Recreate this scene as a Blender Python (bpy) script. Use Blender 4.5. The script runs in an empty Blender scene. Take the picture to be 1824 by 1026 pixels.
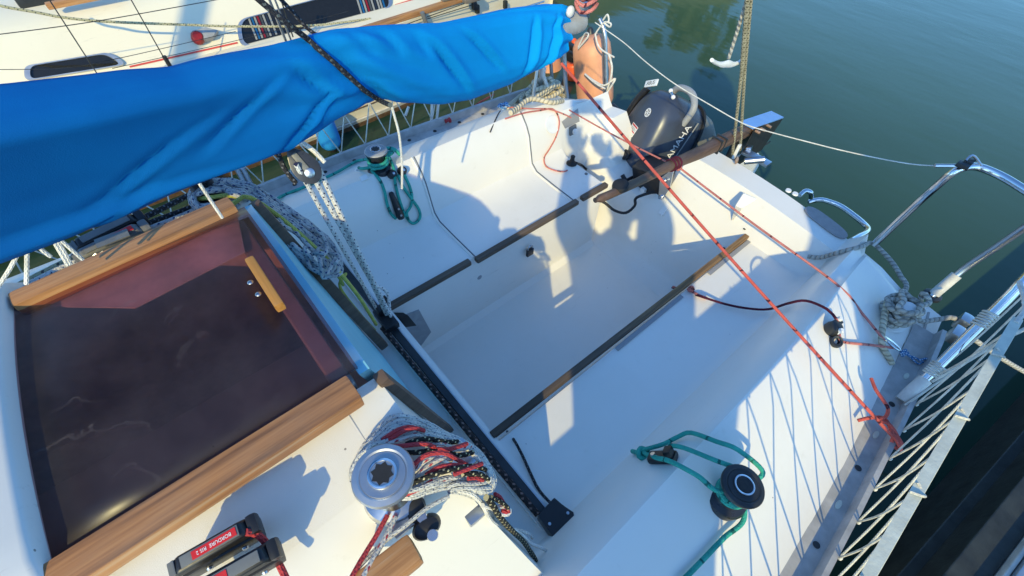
import bpy, bmesh, math, random
from mathutils import Vector, Matrix, noise
random.seed(7)
D = bpy.data
SC = bpy.context.scene
COL = SC.collection
PI = math.pi
V = Vector

# ------------------------------------------------------------------ camera
# axes: x to port, y aft, z up; cockpit sole is z = 0; metres
F = 817.54; PX, PY = 912.0, 513.0
R = ((0.64383105, 0.61668154, -0.45297401),
     (0.76426167, -0.48947673, 0.41990075),
     (0.0372248, -0.61653581, -0.78644638))
CAM = V((0.70, 0.0, 1.80))
def ray(u, v):
    d = (u - PX, v - PY, F)
    return V([sum(R[i][k] * d[k] for k in range(3)) for i in range(3)])
def Z(u, v, z):
    w = ray(u, v); return CAM + w * ((z - CAM.z) / w.z)
def XP(u, v, x):
    w = ray(u, v); return CAM + w * ((x - CAM.x) / w.x)
def YP(u, v, y):
    w = ray(u, v); return CAM + w * ((y - CAM.y) / w.y)
def PLN(u, v, p, n):
    w = ray(u, v); n = V(n); return CAM + w * ((V(p) - CAM).dot(n) / w.dot(n))
def ZL(pts, z=None):
    return [Z(p[0], p[1], p[2] if len(p) > 2 else z) for p in pts]

# ------------------------------------------------------------------ materials
class N:
    def __init__(s, name):
        s.m = D.materials.new(name); s.m.use_nodes = True
        s.t = s.m.node_tree; s.b = s.t.nodes['Principled BSDF']
    def n(s, typ, **kw):
        x = s.t.nodes.new(typ)
        for k, v in kw.items(): setattr(x, k, v)
        return x
    def l(s, a, b): s.t.links.new(a, b)
    def math(s, op, a, b=None, c=None):
        x = s.n('ShaderNodeMath', operation=op)
        for i, q in enumerate((a, b, c)):
            if q is None: continue
            if isinstance(q, (int, float)): x.inputs[i].default_value = q
            else: s.l(q, x.inputs[i])
        return x.outputs[0]
    def noise(s, scale, detail=4, rough=.55, coord='Object', vec=None):
        x = s.n('ShaderNodeTexNoise'); x.inputs['Scale'].default_value = scale
        x.inputs['Detail'].default_value = detail; x.inputs['Roughness'].default_value = rough
        s.l(vec if vec is not None else s.coord(coord), x.inputs['Vector']); return x.outputs['Fac']
    def coord(s, which='Object'):
        return s.n('ShaderNodeTexCoord').outputs[which]
    def mapping(s, vec, scale=(1, 1, 1), rot=(0, 0, 0)):
        x = s.n('ShaderNodeMapping'); x.inputs['Scale'].default_value = scale; x.inputs['Rotation'].default_value = rot
        s.l(vec, x.inputs['Vector']); return x.outputs[0]
    def ramp(s, fac, stops):
        x = s.n('ShaderNodeValToRGB'); r = x.color_ramp
        while len(r.elements) < len(stops): r.elements.new(.5)
        for e, (p, c) in zip(r.elements, stops): e.position = p; e.color = (*c, 1)
        s.l(fac, x.inputs[0]); return x.outputs[0]
    def mix(s, fac, a, b):
        x = s.n('ShaderNodeMix', data_type='RGBA')
        for sock, q in ((x.inputs[0], fac), (x.inputs[6], a), (x.inputs[7], b)):
            if isinstance(q, (int, float)): sock.default_value = q
            elif isinstance(q, tuple): sock.default_value = (*q, 1)
            else: s.l(q, sock)
        return x.outputs[2]
    def base(s, c):
        if isinstance(c, tuple): s.b.inputs['Base Color'].default_value = (*c, 1)
        else: s.l(c, s.b.inputs['Base Color'])
    def set(s, **kw):
        for k, v in kw.items():
            i = s.b.inputs[k.replace('_', ' ')]
            if isinstance(v, (int, float, tuple)): i.default_value = v
            else: s.l(v, i)
    def bump(s, h, strength=.3, dist=.002):
        x = s.n('ShaderNodeBump'); x.inputs['Strength'].default_value = strength; x.inputs['Distance'].default_value = dist
        s.l(h, x.inputs['Height']); s.l(x.outputs[0], s.b.inputs['Normal'])

MATS = {}
def simple(name, c, rough=.5, metal=0., var=.18, scale=14, bump=0., spec=.5):
    k = N(name)
    f = k.noise(scale, 5, .6)
    a = tuple(x * (1 - var) for x in c); b = tuple(min(1, x * (1 + var * .6)) for x in c)
    k.base(k.ramp(f, [(.3, a), (.7, b)]))
    k.set(Metallic=metal, Specular_IOR_Level=spec)
    g = k.noise(scale * 2.3, 3)
    k.set(Roughness=k.math('MULTIPLY_ADD', g, .25, rough - .12))
    if bump: k.bump(k.noise(scale * 6, 3), bump, .002)
    MATS[name] = k.m; return k.m

def gelcoat(name, c, dirt=(.42, .38, .30), amount=.35, nonskid=False, rough=.3):
    k = N(name)
    f = k.noise(2.2, 6, .62); g = k.noise(22, 5, .7); h = k.noise(140, 2)
    col = k.mix(k.math('MULTIPLY', k.ramp(f, [(.48, (0, 0, 0)), (.75, (1, 1, 1))]), amount * .35), c, dirt)
    col = k.mix(k.math('MULTIPLY', k.ramp(g, [(.62, (0, 0, 0)), (.8, (1, 1, 1))]), amount * .5), col, dirt)
    # faint scuffs drawn out along the deck
    sc_ = k.noise(1.0, 5, .7, vec=k.mapping(k.coord(), (90, 7, 60), (0, 0, .5)))
    col = k.mix(k.math('MULTIPLY', k.math('MULTIPLY', k.ramp(sc_, [(.60, (0, 0, 0)), (.70, (1, 1, 1))]), k.ramp(k.noise(3.1, 3), [(.52, (0, 0, 0)), (.66, (1, 1, 1))])), .30), col, tuple(q * .8 for q in dirt))
    # small dark specks
    v = k.n('ShaderNodeTexVoronoi'); v.inputs['Scale'].default_value = 26; k.l(k.coord(), v.inputs['Vector'])
    sp = k.math('LESS_THAN', v.outputs['Distance'], .05)
    sel = k.math('GREATER_THAN', k.noise(7, 2), .60)
    col = k.mix(k.math('MULTIPLY', k.math('MULTIPLY', sp, sel), .75), col, (.12, .10, .08))
    k.base(col)
    k.set(Roughness=k.math('MULTIPLY_ADD', g, .25, rough - .08), Specular_IOR_Level=.45)
    if nonskid:
        k.bump(k.noise(950, 2, .5), .35, .0010)
    else:
        k.bump(k.noise(9, 4), .06, .01)
    MATS[name] = k.m; return k.m

def wood(name, c1, c2, c3, axis='Y', rough=.6, flake=0., scale=1.):
    k = N(name)
    s = {'X': (2, 60, 60), 'Y': (60, 2, 60), 'Z': (60, 60, 2)}[axis]
    vec = k.mapping(k.coord(), tuple(q * scale for q in s))
    f = k.noise(1.0, 6, .65, vec=vec)
    vec2 = k.mapping(k.coord(), tuple(q * .22 * scale for q in s))
    f2 = k.noise(1.0, 4, .6, vec=vec2)
    col = k.ramp(f, [(.3, c1), (.5, c2), (.72, c3)])
    col = k.mix(k.math('MULTIPLY', k.ramp(f2, [(.4, (0, 0, 0)), (.65, (1, 1, 1))]), .6), col, c1)
    big = k.noise(1.0, 4, .6, vec=k.mapping(k.coord(), tuple(q * .09 + 4 for q in s)))
    gy = sum(c2) / 3 * .9
    col = k.mix(k.math('MULTIPLY', k.ramp(big, [(.45, (0, 0, 0)), (.68, (1, 1, 1))]), .38), col, (gy * 1.05, gy * .85, gy * .66))
    st = k.noise(1.0, 5, .65, vec=k.mapping(k.coord(), tuple(q * .16 + 2 for q in s)))
    col = k.mix(k.math('MULTIPLY', k.ramp(st, [(.56, (0, 0, 0)), (.70, (1, 1, 1))]), .6), col, tuple(q * .7 for q in c1))
    if flake:
        fl = k.noise(1.0, 6, .72, vec=k.mapping(k.coord(), tuple(q * .55 * scale if q < 10 else q * 1.1 for q in s)))
        col = k.mix(k.math('MULTIPLY', k.ramp(fl, [(.60, (0, 0, 0)), (.66, (1, 1, 1))]), flake), col, (.50, .42, .31))
    k.base(col); k.set(Roughness=rough)
    k.bump(f, .45, .002)
    MATS[name] = k.m; return k.m

def rope_mat(name, c, fleck=None, density=(90., 2.), width=.42, c2=None, strand=False, freq=None, rough=.8, soft=.14):
    """UV: u around (0..1), v along in metres"""
    k = N(name)
    uv = k.n('ShaderNodeSeparateXYZ'); k.l(k.coord('UV'), uv.inputs[0])
    u, v = uv.outputs[0], uv.outputs[1]
    nz = k.noise(25, 4, .6)
    col = k.ramp(nz, [(.3, tuple(q * (1 - soft * 2) for q in c)), (.7, tuple(min(1, q * (1 + soft)) for q in c))])
    if strand:
        w = k.math('SINE', k.math('MULTIPLY_ADD', v, freq or 330., k.math('MULTIPLY', u, 2 * PI)))
        w = k.math('MULTIPLY_ADD', w, .5, .5)
        col = k.mix(k.math('MULTIPLY', k.ramp(w, [(0, (1, 1, 1)), (.35, (0, 0, 0))]), .75), col, tuple(q * .35 for q in c))
        k.bump(w, .9, .004)
    else:
        fr = freq or 700.
        a = k.math('SINE', k.math('MULTIPLY_ADD', v, fr, k.math('MULTIPLY', u, 4 * 2 * PI)))
        b = k.math('SINE', k.math('MULTIPLY_ADD', v, -fr, k.math('MULTIPLY', u, 4 * 2 * PI)))
        k.bump(k.math('MAXIMUM', a, b), .5, .0012)
    if fleck:
        fv, fu = density
        a = k.math('FRACT', k.math('MULTIPLY_ADD', v, fv, k.math('MULTIPLY', u, fu)))
        b = k.math('FRACT', k.math('MULTIPLY_ADD', v, -fv * .5, k.math('MULTIPLY', u, fu)))
        m = k.math('MULTIPLY', k.math('LESS_THAN', a, width), k.math('LESS_THAN', b, width))
        col = k.mix(m, col, fleck)
    if c2:
        st = k.math('LESS_THAN', k.math('FRACT', k.math('MULTIPLY_ADD', v, 9., k.math('MULTIPLY', nz, .5))), .055)
        col = k.mix(st, col, c2)
    k.base(col); k.set(Roughness=rough, Specular_IOR_Level=.25)
    MATS[name] = k.m; return k.m

# ------------------------------------------------------------------ meshes
class MB:
    """collects geometry for one mesh object"""
    def __init__(s): s.v = []; s.f = []; s.uv = []
    def add(s, vs, fs, uvs=None, M=None):
        o = len(s.v)
        s.v += [(M @ V(p) if M else V(p)) for p in vs]
        for i, f in enumerate(fs):
            s.f.append([q + o for q in f]); s.uv.append(uvs[i] if uvs else [(0, 0)] * len(f))
        return s
    def box(s, c, size, M=None, bev=.0):
        bm = bmesh.new(); bmesh.ops.create_cube(bm, size=1)
        for q in bm.verts: q.co = V((q.co.x * size[0], q.co.y * size[1], q.co.z * size[2]))
        if bev: bmesh.ops.bevel(bm, geom=bm.edges[:], offset=bev, segments=2, affect='EDGES', profile=.7)
        T = Matrix.Translation(c) if M is None else M @ Matrix.Translation(c)
        s.bm(bm, T); return s
    def bm(s, bm, T=None):
        bm.verts.index_update()
        s.add([q.co.copy() for q in bm.verts], [[q.index for q in f.verts] for f in bm.faces], None, T); bm.free(); return s
    def tube(s, pts, r, n=8, res=.02, smooth=True, caps=True, closed=False, flat=None):
        P = [V(p) for p in pts]
        if smooth and len(P) > 2: P = catmull(P, res, closed)
        m = len(P)
        if m < 2: return s
        T = []
        for i in range(m):
            a = P[i - 1] if i > 0 else (P[-2] if closed else P[0]); b = P[i + 1] if i < m - 1 else (P[1] if closed else P[-1])
            d = b - a
            T.append(d.normalized() if d.length > 1e-9 else V((0, 0, 1)))
        up = V((0, 0, 1)) if abs(T[0].z) < .9 else V((1, 0, 0))
        nrm = (up - T[0] * up.dot(T[0])).normalized()
        vs = []; L = 0; Ls = []
        for i in range(m):
            if i: L += (P[i] - P[i - 1]).length
            Ls.append(L)
            nrm = nrm - T[i] * nrm.dot(T[i])
            nrm = nrm.normalized() if nrm.length > 1e-6 else T[i].orthogonal().normalized()
            if flat: nrm = (V((0, 0, 1)) - T[i] * T[i].z).normalized()
            bn = T[i].cross(nrm)
            rr = r(i / (m - 1)) if callable(r) else r
            for k in range(n):
                a = 2 * PI * k / n
                ra, rb = (rr * flat, rr) if flat else (rr, rr)
                vs.append(P[i] + nrm * math.cos(a) * ra + bn * math.sin(a) * rb)
        fs = []; uvs = []
        for i in range(m - 1):
            for k in range(n):
                k2 = (k + 1) % n
                fs.append([i * n + k, i * n + k2, (i + 1) * n + k2, (i + 1) * n + k])
                u0, u1 = k / n, (k + 1) / n
                uvs.append([(u0, Ls[i]), (u1, Ls[i]), (u1, Ls[i + 1]), (u0, Ls[i + 1])])
        if caps and not closed:
            fs.append(list(range(n))[::-1]); uvs.append([(0, 0)] * n)
            fs.append([(m - 1) * n + k for k in range(n)]); uvs.append([(0, L)] * n)
        s.add(vs, fs, uvs); return s
    def lathe(s, prof, M=None, n=32, a0=0, a1=2 * PI):
        full = abs(a1 - a0 - 2 * PI) < 1e-6
        cnt = n if full else n + 1
        vs = []
        for (r, z) in prof:
            for k in range(cnt):
                a = a0 + (a1 - a0) * k / n
                vs.append((r * math.cos(a), r * math.sin(a), z))
        fs = []
        for i in range(len(prof) - 1):
            for k in range(n):
                k2 = (k + 1) % cnt
                fs.append([i * cnt + k, i * cnt + k2, (i + 1) * cnt + k2, (i + 1) * cnt + k])
        s.add(vs, fs, None, M); return s
    def prism(s, poly, h, M=None, bev=0.):
        """poly in xy, extruded from z=0 to h"""
        bm = bmesh.new()
        f = bm.faces.new([bm.verts.new((p[0], p[1], 0)) for p in poly])
        r = bmesh.ops.extrude_face_region(bm, geom=[f])
        for q in r['geom']:
            if isinstance(q, bmesh.types.BMVert): q.co.z += h
        bmesh.ops.recalc_face_normals(bm, faces=bm.faces[:])
        if bev: bmesh.ops.bevel(bm, geom=bm.edges[:], offset=bev, segments=2, affect='EDGES', profile=.7)
        s.bm(bm, M); return s
    def hull(s, polyA, polyB):
        """two matching rings of 3-D points joined by a skin, both closed"""
        n = len(polyA)
        fs = [[i, (i + 1) % n, n + (i + 1) % n, n + i] for i in range(n)] + [list(range(n))[::-1], list(range(n, 2 * n))]
        bm = bmesh.new(); vs = [bm.verts.new(V(p)) for p in list(polyA) + list(polyB)]
        for f in fs: bm.faces.new([vs[q] for q in f])
        bmesh.ops.recalc_face_normals(bm, faces=bm.faces[:])
        s.bm(bm); return s
    def grid(s, rows, closed=False):
        """rows of equal-length point lists"""
        m = len(rows[0]); vs = [p for r in rows for p in r]; fs = []; uvs = []
        for i in range(len(rows) - 1):
            for j in range(m if closed else m - 1):
                j2 = (j + 1) % m
                fs.append([i * m + j, i * m + j2, (i + 1) * m + j2, (i + 1) * m + j])
        s.add(vs, fs); return s
    def sphere(s, c, r, M=None, n=16, sc=(1, 1, 1)):
        bm = bmesh.new(); bmesh.ops.create_uvsphere(bm, u_segments=n, v_segments=n // 2 + 2, radius=1)
        for q in bm.verts: q.co = V((q.co.x * r * sc[0], q.co.y * r * sc[1], q.co.z * r * sc[2]))
        s.bm(bm, (M @ Matrix.Translation(c)) if M else Matrix.Translation(c)); return s
    def build(s, name, m, parent=None, smooth=True, angle=40, bevel=0., segs=2, subsurf=0):
        me = D.meshes.new(name); me.from_pydata([tuple(p) for p in s.v], [], s.f)
        if any(any(q != (0, 0) for q in x) for x in s.uv):
            uvl = me.uv_layers.new(name='UVMap'); flat = []
            for x in s.uv:
                for q in x: flat += [q[0], q[1]]
            uvl.data.foreach_set('uv', flat)
        me.update()
        bm = bmesh.new(); bm.from_mesh(me); bmesh.ops.recalc_face_normals(bm, faces=bm.faces[:]); bm.to_mesh(me); bm.free()
        o = D.objects.new(name, me); COL.objects.link(o)
        if isinstance(m, str): m = MATS[m]
        me.materials.append(m)
        if smooth:
            me.polygons.foreach_set('use_smooth', [True] * len(me.polygons))
            me.set_sharp_from_angle(angle=math.radians(angle))
        if bevel:
            b = o.modifiers.new('bevel', 'BEVEL'); b.width = bevel; b.segments = segs; b.limit_method = 'ANGLE'; b.angle_limit = math.radians(35)
            b.harden_normals = False
        if subsurf:
            b = o.modifiers.new('sub', 'SUBSURF'); b.levels = subsurf; b.render_levels = subsurf
        if parent: adopt(o, parent)
        return o
def adopt(o, parent):
    o.parent = parent
    o.matrix_parent_inverse = Matrix.Translation(-V(parent.location)) if parent.type == 'EMPTY' else Matrix()
def catmull(P, res=.02, closed=False):
    out = []; n = len(P); rng = n if closed else n - 1
    g = (lambda i: P[i % n]) if closed else (lambda i: P[max(0, min(n - 1, i))])
    for i in range(rng):
        p0, p1, p2, p3 = g(i - 1), g(i), g(i + 1), g(i + 2)
        k = max(2, min(40, int((p2 - p1).length / res) + 1))
        for j in range(k):
            t = j / k
            out.append(.5 * ((2 * p1) + (p2 - p0) * t + (2 * p0 - 5 * p1 + 4 * p2 - p3) * t * t + (3 * p1 - p0 - 3 * p2 + p3) * t ** 3))
    out.append(P[0].copy() if closed else P[-1].copy())
    return out
def frame(p, z, x=(1, 0, 0)):
    """matrix whose local z points along z"""
    z = V(z).normalized(); x = V(x); x = x - z * x.dot(z)
    if x.length < 1e-5: x = z.orthogonal()
    x.normalize(); y = z.cross(x)
    return Matrix(((x.x, y.x, z.x, p[0]), (x.y, y.y, z.y, p[1]), (x.z, y.z, z.z, p[2]), (0, 0, 0, 1)))
def thing(name, label, cat, loc=(0, 0, 0), group=None):
    o = D.objects.new(name, None); COL.objects.link(o); o.location = loc; o.empty_display_size = .05
    o['label'] = label; o['category'] = cat
    if group: o['group'] = group
    return o
def tag(o, label, cat, group=None):
    o['label'] = label; o['category'] = cat
    if group: o['group'] = group
    return o
def rope(name, mat, r, pts, label, cat='rope', res=.02, n=8, group=None, parent=None):
    o = MB().tube(pts, r, n, res).build(name, mat, parent)
    if label and not parent: tag(o, label, cat, group)
    return o
def text(name, body, M, size, mat, parent, depth=.0006, align='CENTER', sx=1.):
    c = D.curves.new(name, 'FONT'); c.body = body; c.size = size; c.align_x = align; c.align_y = 'CENTER'; c.extrude = depth
    t = D.objects.new(name, c); COL.objects.link(t)
    bpy.context.view_layer.update()
    me = D.meshes.new_from_object(t); D.objects.remove(t)
    me.name = name
    me.transform(M @ Matrix.Diagonal((sx, 1, 1, 1)))
    o = D.objects.new(name, me); COL.objects.link(o); me.materials.clear(); me.materials.append(MATS[mat])
    if parent: adopt(o, parent)
    return o
# ------------------------------------------------------------------ palette
gelcoat('white_gelcoat', (.80, .775, .72))
gelcoat('deck_gelcoat', (.80, .77, .71), nonskid=True, amount=.45)
gelcoat('cream_gelcoat', (.80, .73, .56), amount=.3, rough=.35)
gelcoat('grey_gelcoat', (.30, .30, .31), amount=.3)
gelcoat('white_paint', (.80, .78, .74), amount=.5)
simple('toe_rail_grey', (.42, .41, .40), .55, 0, .25, 20, .2)
simple('chrome', (.72, .73, .75), .18, 1., .05, 8)
simple('satin_steel', (.55, .57, .60), .32, 1., .08, 10)
simple('aluminium', (.50, .52, .55), .42, .9, .12, 12)
simple('black_plastic', (.014, .014, .017), .42, 0, .3, 30)
simple('black_rubber', (.02, .02, .022), .7, 0, .3, 40, .2)
simple('grey_plastic', (.16, .165, .165), .5, 0, .15, 30)
simple('mid_grey_plastic', (.32, .33, .34), .5, 0, .15, 30)
simple('winch_black', (.022, .023, .03), .3, .0, .2, 30, spec=.6)
simple('washboard_blue', (.24, .60, .74), .35, 0, .08, 5)
simple('motor_navy', (.060, .074, .108), .34, .25, .12, 6, spec=.6)
simple('white_plastic', (.78, .78, .77), .4, 0, .08, 12)
simple('white_lettering', (.80, .80, .80), .4, 0, .02, 12)
simple('red_label', (.62, .02, .02), .4, 0, .08, 30)
simple('red_plastic', (.30, .015, .015), .3, 0, .15, 20)
simple('blue_metal', (.16, .36, .74), .3, .2, .08, 8)
simple('dark_metal', (.05, .055, .06), .45, .6, .2, 20)
simple('copper', (.55, .34, .22), .45, .6, .2, 30)
simple('peach_vinyl', (.70, .33, .19), .5, 0, .22, 7, .2)
simple('orange_vinyl', (.80, .11, .025), .4, 0, .15, 8)
simple('blue_vinyl', (.02, .26, .72), .42, 0, .1, 8)
simple('webbing', (.62, .64, .55), .8, 0, .22, 20, .4)
simple('dark_pocket', (.03, .03, .03), .7, 0, .3, 20)
simple('grey_patch', (.34, .33, .33), .55, 0, .12, 16, .2)
simple('dark_patch', (.30, .28, .28), .85, 0, .15, 60, .3)
simple('red_stripe', (.62, .07, .05), .4, 0, .1, 20)
simple('brown_weed', (.13, .075, .04), .85, 0, .5, 30, .6)
simple('wet_timber', (.030, .034, .030), .55, 0, .5, 14, .5)
simple('black_timber', (.016, .016, .018), .75, 0, .5, 22, .6)
simple('dirty_white', (.62, .60, .55), .6, 0, .3, 14)
wood('rail_teak', (.20, .085, .032), (.50, .235, .085), (.66, .38, .17), 'Y', .6, .75, 1.)
wood('rail_teak_front', (.20, .085, .034), (.46, .205, .075), (.60, .32, .13), 'Y', .5, .45, 1.)
simple('grime', (.40, .33, .25), .8, 0, .35, 40)
simple('seam_grey', (.14, .15, .17), .7, 0, .2, 30)
wood('grey_teak', (.045, .032, .024), (.12, .085, .06), (.20, .15, .11), 'Y', .75, .0, 1.)
wood('golden_teak', (.07, .04, .02), (.22, .13, .06), (.36, .24, .11), 'Y', .75, .12, 1.)
# shade over the forward part of this trim is put into its colour
k = N('shade_graded_teak'); yy = k.n('ShaderNodeSeparateXYZ'); k.l(k.coord(), yy.inputs[0])
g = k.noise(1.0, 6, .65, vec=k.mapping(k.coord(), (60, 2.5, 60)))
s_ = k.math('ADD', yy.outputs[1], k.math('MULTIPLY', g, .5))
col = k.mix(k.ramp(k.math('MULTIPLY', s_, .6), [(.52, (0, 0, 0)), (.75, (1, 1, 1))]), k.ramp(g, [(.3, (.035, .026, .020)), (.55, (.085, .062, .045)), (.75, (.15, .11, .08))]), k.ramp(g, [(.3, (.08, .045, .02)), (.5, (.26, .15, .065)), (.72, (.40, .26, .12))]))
k.base(col); k.set(Roughness=.75); k.bump(g, .5, .002); MATS['shade_graded_teak'] = k.m
wood('handle_teak', (.30, .12, .02), (.55, .26, .06), (.66, .36, .11), 'Y', .45, .0, .6)
wood('tiller_wood', (.045, .026, .018), (.15, .080, .048), (.27, .17, .10), 'Y', .6, .15, .7)
wood('guide_wood', (.06, .04, .03), (.14, .09, .065), (.20, .14, .10), 'Z', .65, .0, .8)
wood('plank_wood', (.10, .085, .07), (.20, .17, .14), (.30, .26, .22), 'Y', .85, .0, .5)

rope_mat('white_blue_rope', (.60, .60, .57), (.10, .12, .20), (95., 2.), .24)
rope_mat('grey_blue_rope', (.46, .47, .48), (.04, .06, .16), (60., 2.), .34)
rope_mat('mainsheet_rope', (.74, .73, .70), (.03, .035, .09), (70., 2.), .34)
rope_mat('white_red_rope', (.62, .60, .56), (.45, .06, .08), (45., 2.), .32)
rope_mat('red_rope', (.48, .055, .065), None, soft=.12)
rope_mat('black_fleck_rope', (.022, .022, .020), (.55, .50, .30), (110., 2.), .34)
rope_mat('coral_rope', (.60, .115, .09), None, c2=(.06, .01, .02))
rope_mat('pink_rope', (.60, .20, .17), None, c2=(.10, .02, .03))
rope_mat('maroon_rope', (.085, .01, .03), None)
rope_mat('teal_rope', (.04, .38, .30), None, c2=(.01, .12, .10))
rope_mat('mooring_rope', (.66, .58, .42), None, strand=True, freq=330.)
rope_mat('mooring_rope_grey', (.47, .45, .40), None, strand=True, freq=330.)
rope_mat('white_rope', (.76, .74, .69), None)
rope_mat('backstay_rope', (.42, .38, .26), (.10, .09, .05), (95., 2.), .5)
rope_mat('net_cord', (.68, .66, .58), None)
rope_mat('yellow_rope', (.50, .50, .12), None)
rope_mat('dark_rope', (.03, .03, .035), (.15, .15, .16), (100., 2.), .4)
rope_mat('track_rope', (.03, .025, .025), (.22, .14, .12), (60., 2.), .42)
rope_mat('blue_cord', (.06, .20, .42), (.55, .65, .72), (120., 2.), .5)
rope_mat('lazy_rope', (.55, .50, .30), (.10, .10, .09), (70., 2.), .4)
rope_mat('black_line', (.02, .022, .03), (.10, .12, .12), (80., 2.), .4)

# acrylic hatch
def thin_glass(name, tint, rough=.05, refl=.9):
    k = N(name); out = k.t.nodes['Material Output']
    tr = k.n('ShaderNodeBsdfTransparent'); gl = k.n('ShaderNodeBsdfGlossy'); fr = k.n('ShaderNodeLayerWeight'); mx = k.n('ShaderNodeMixShader')
    tr.inputs[0].default_value = (*tint, 1); gl.inputs['Color'].default_value = (refl, refl, refl, 1); 
    gl.inputs['Roughness'].default_value = rough
    k.l(k.math('MULTIPLY_ADD', k.math('POWER', fr.outputs['Facing'], 5.), .9, .045), mx.inputs[0]); k.l(tr.outputs[0], mx.inputs[1]); k.l(gl.outputs[0], mx.inputs[2])
    MATS[name] = k.m
    return k, tr, gl, mx, out
k, tr, gl, mx, out = thin_glass('window_glass', (.62, .62, .60), .03); k.l(mx.outputs[0], out.inputs[0])
k, tr, gl, mx, out = thin_glass('smoked_acrylic', (.80, .60, .63), .34, .55)
# scratches and dust on the outside of the sheet
dif = k.n('ShaderNodeBsdfDiffuse'); dif.inputs[0].default_value = (.24, .21, .22, 1); m2 = k.n('ShaderNodeMixShader')
scr = k.n('ShaderNodeTexWave'); scr.inputs['Scale'].default_value = 3; scr.inputs['Distortion'].default_value = 30; scr.inputs['Detail'].default_value = 6
k.l(k.coord(), scr.inputs['Vector'])
line = k.ramp(scr.outputs['Fac'], [(.965, (0, 0, 0)), (.995, (1, 1, 1))])
msk = k.ramp(k.noise(6, 5, .7), [(.56, (0, 0, 0)), (.72, (1, 1, 1))])
dust = k.ramp(k.noise(5, 6, .7), [(.4, (0, 0, 0)), (.8, (1, 1, 1))])
k.l(k.math('ADD', k.math('MULTIPLY', k.math('MULTIPLY', line, msk), .22), k.math('MULTIPLY_ADD', dust, .10, .02)), m2.inputs[0])
k.l(mx.outputs[0], m2.inputs[1]); k.l(dif.outputs[0], m2.inputs[2]); k.l(m2.outputs[0], out.inputs[0])

# sail cover canvas
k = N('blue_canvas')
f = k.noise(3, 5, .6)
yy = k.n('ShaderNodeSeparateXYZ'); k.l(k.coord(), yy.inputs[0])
k.base(k.ramp(k.math('ADD', k.math('MULTIPLY_ADD', yy.outputs[1], .42, .22), k.math('MULTIPLY', f, .35)), [(.15, (.001, .060, .25)), (.5, (.001, .14, .45)), (.85, (.0015, .30, .74))]))  # darker forward: shade on the cover put into the blue, lighter aft
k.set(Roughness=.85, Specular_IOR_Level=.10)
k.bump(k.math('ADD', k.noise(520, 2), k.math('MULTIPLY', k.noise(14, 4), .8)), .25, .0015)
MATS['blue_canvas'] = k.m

# water
k = N('harbour_water')
f = k.noise(.35, 4, .6)
xx = k.n('ShaderNodeSeparateXYZ'); k.l(k.coord(), xx.inputs[0])
near = k.math('MULTIPLY_ADD', xx.outputs[1], .17, -.18)      # shade beside the hulls put into the colour; lighter green further out
k.base(k.ramp(k.math('ADD', near, k.math('MULTIPLY_ADD', f, .3, -.15)), [(.1, (.016, .042, .030)), (.8, (.052, .110, .062))]))
k.set(Roughness=.06, IOR=1.333, Specular_IOR_Level=.38)
a = k.noise(.9, 3, .5, vec=k.mapping(k.coord(), (1, 2.6, 1), (0, 0, .5))); b = k.noise(5, 2, .5)
k.bump(k.math('ADD', a, k.math('MULTIPLY', b, .08)), .085, .06)
MATS['harbour_water'] = k.m
# ------------------------------------------------------------------ camera, light, water
cd = D.cameras.new('camera'); co = D.objects.new('camera', cd); COL.objects.link(co)
co.matrix_world = Matrix(((R[0][0], -R[0][1], -R[0][2], CAM.x), (R[1][0], -R[1][1], -R[1][2], CAM.y), (R[2][0], -R[2][1], -R[2][2], CAM.z), (0, 0, 0, 1)))
cd.sensor_width = 36; cd.lens = F / 1824 * 36; cd.clip_start = .01; cd.clip_end = 3000
SC.camera = co

SUN = V((1.1, -1.3, 1.0)).normalized()
sd = D.lights.new('sun', 'SUN'); so = D.objects.new('sun', sd); COL.objects.link(so)
sd.energy = 2.5; sd.angle = math.radians(.55); sd.color = (1.0, .83, .38)
so.rotation_euler = SUN.to_track_quat('Z', 'Y').to_euler(); so.location = SUN * 30
w = D.worlds.new('World'); SC.world = w; w.use_nodes = True
sk = w.node_tree.nodes.new('ShaderNodeTexSky'); sk.sky_type = 'NISHITA'; sk.sun_disc = False
sk.sun_elevation = math.asin(SUN.z); sk.sun_rotation = math.atan2(SUN.x, SUN.y)
sk.air_density = 1.0; sk.dust_density = .4; sk.ozone_density = 2.0
bg = w.node_tree.nodes['Background']
tint = w.node_tree.nodes.new('ShaderNodeMix'); tint.data_type = 'RGBA'; tint.blend_type = 'MULTIPLY'; tint.inputs[0].default_value = 1
tint.inputs[7].default_value = (.68, 1.05, 1.34, 1)
w.node_tree.links.new(sk.outputs[0], tint.inputs[6]); w.node_tree.links.new(tint.outputs[2], bg.inputs[0]); bg.inputs[1].default_value = .15
SC.view_settings.view_transform = 'Standard'; SC.view_settings.look = 'None'
SC.view_settings.exposure = 0.68; SC.view_settings.gamma = 1.0

WZ = -.27
o = MB().grid([[(x, y, WZ) for x in (-400, -40, -6, 0, 6, 40, 400)] for y in (-400, -40, -6, 0, 6, 40, 400)]).build('water', 'harbour_water', smooth=False)
o['kind'] = 'structure'
# ------------------------------------------------------------------ the boat we stand on
def sstep(a, b, x):
    t = max(0., min(1., (x - a) / (b - a))); return t * t * (3 - 2 * t)
def lerp(a, b, t): return a + (b - a) * t
boat = thing('sailboat', 'small white sailing boat with an open cockpit, teak trims and tinted sliding hatch', 'sailboat', (0, 0, -.2))

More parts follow.
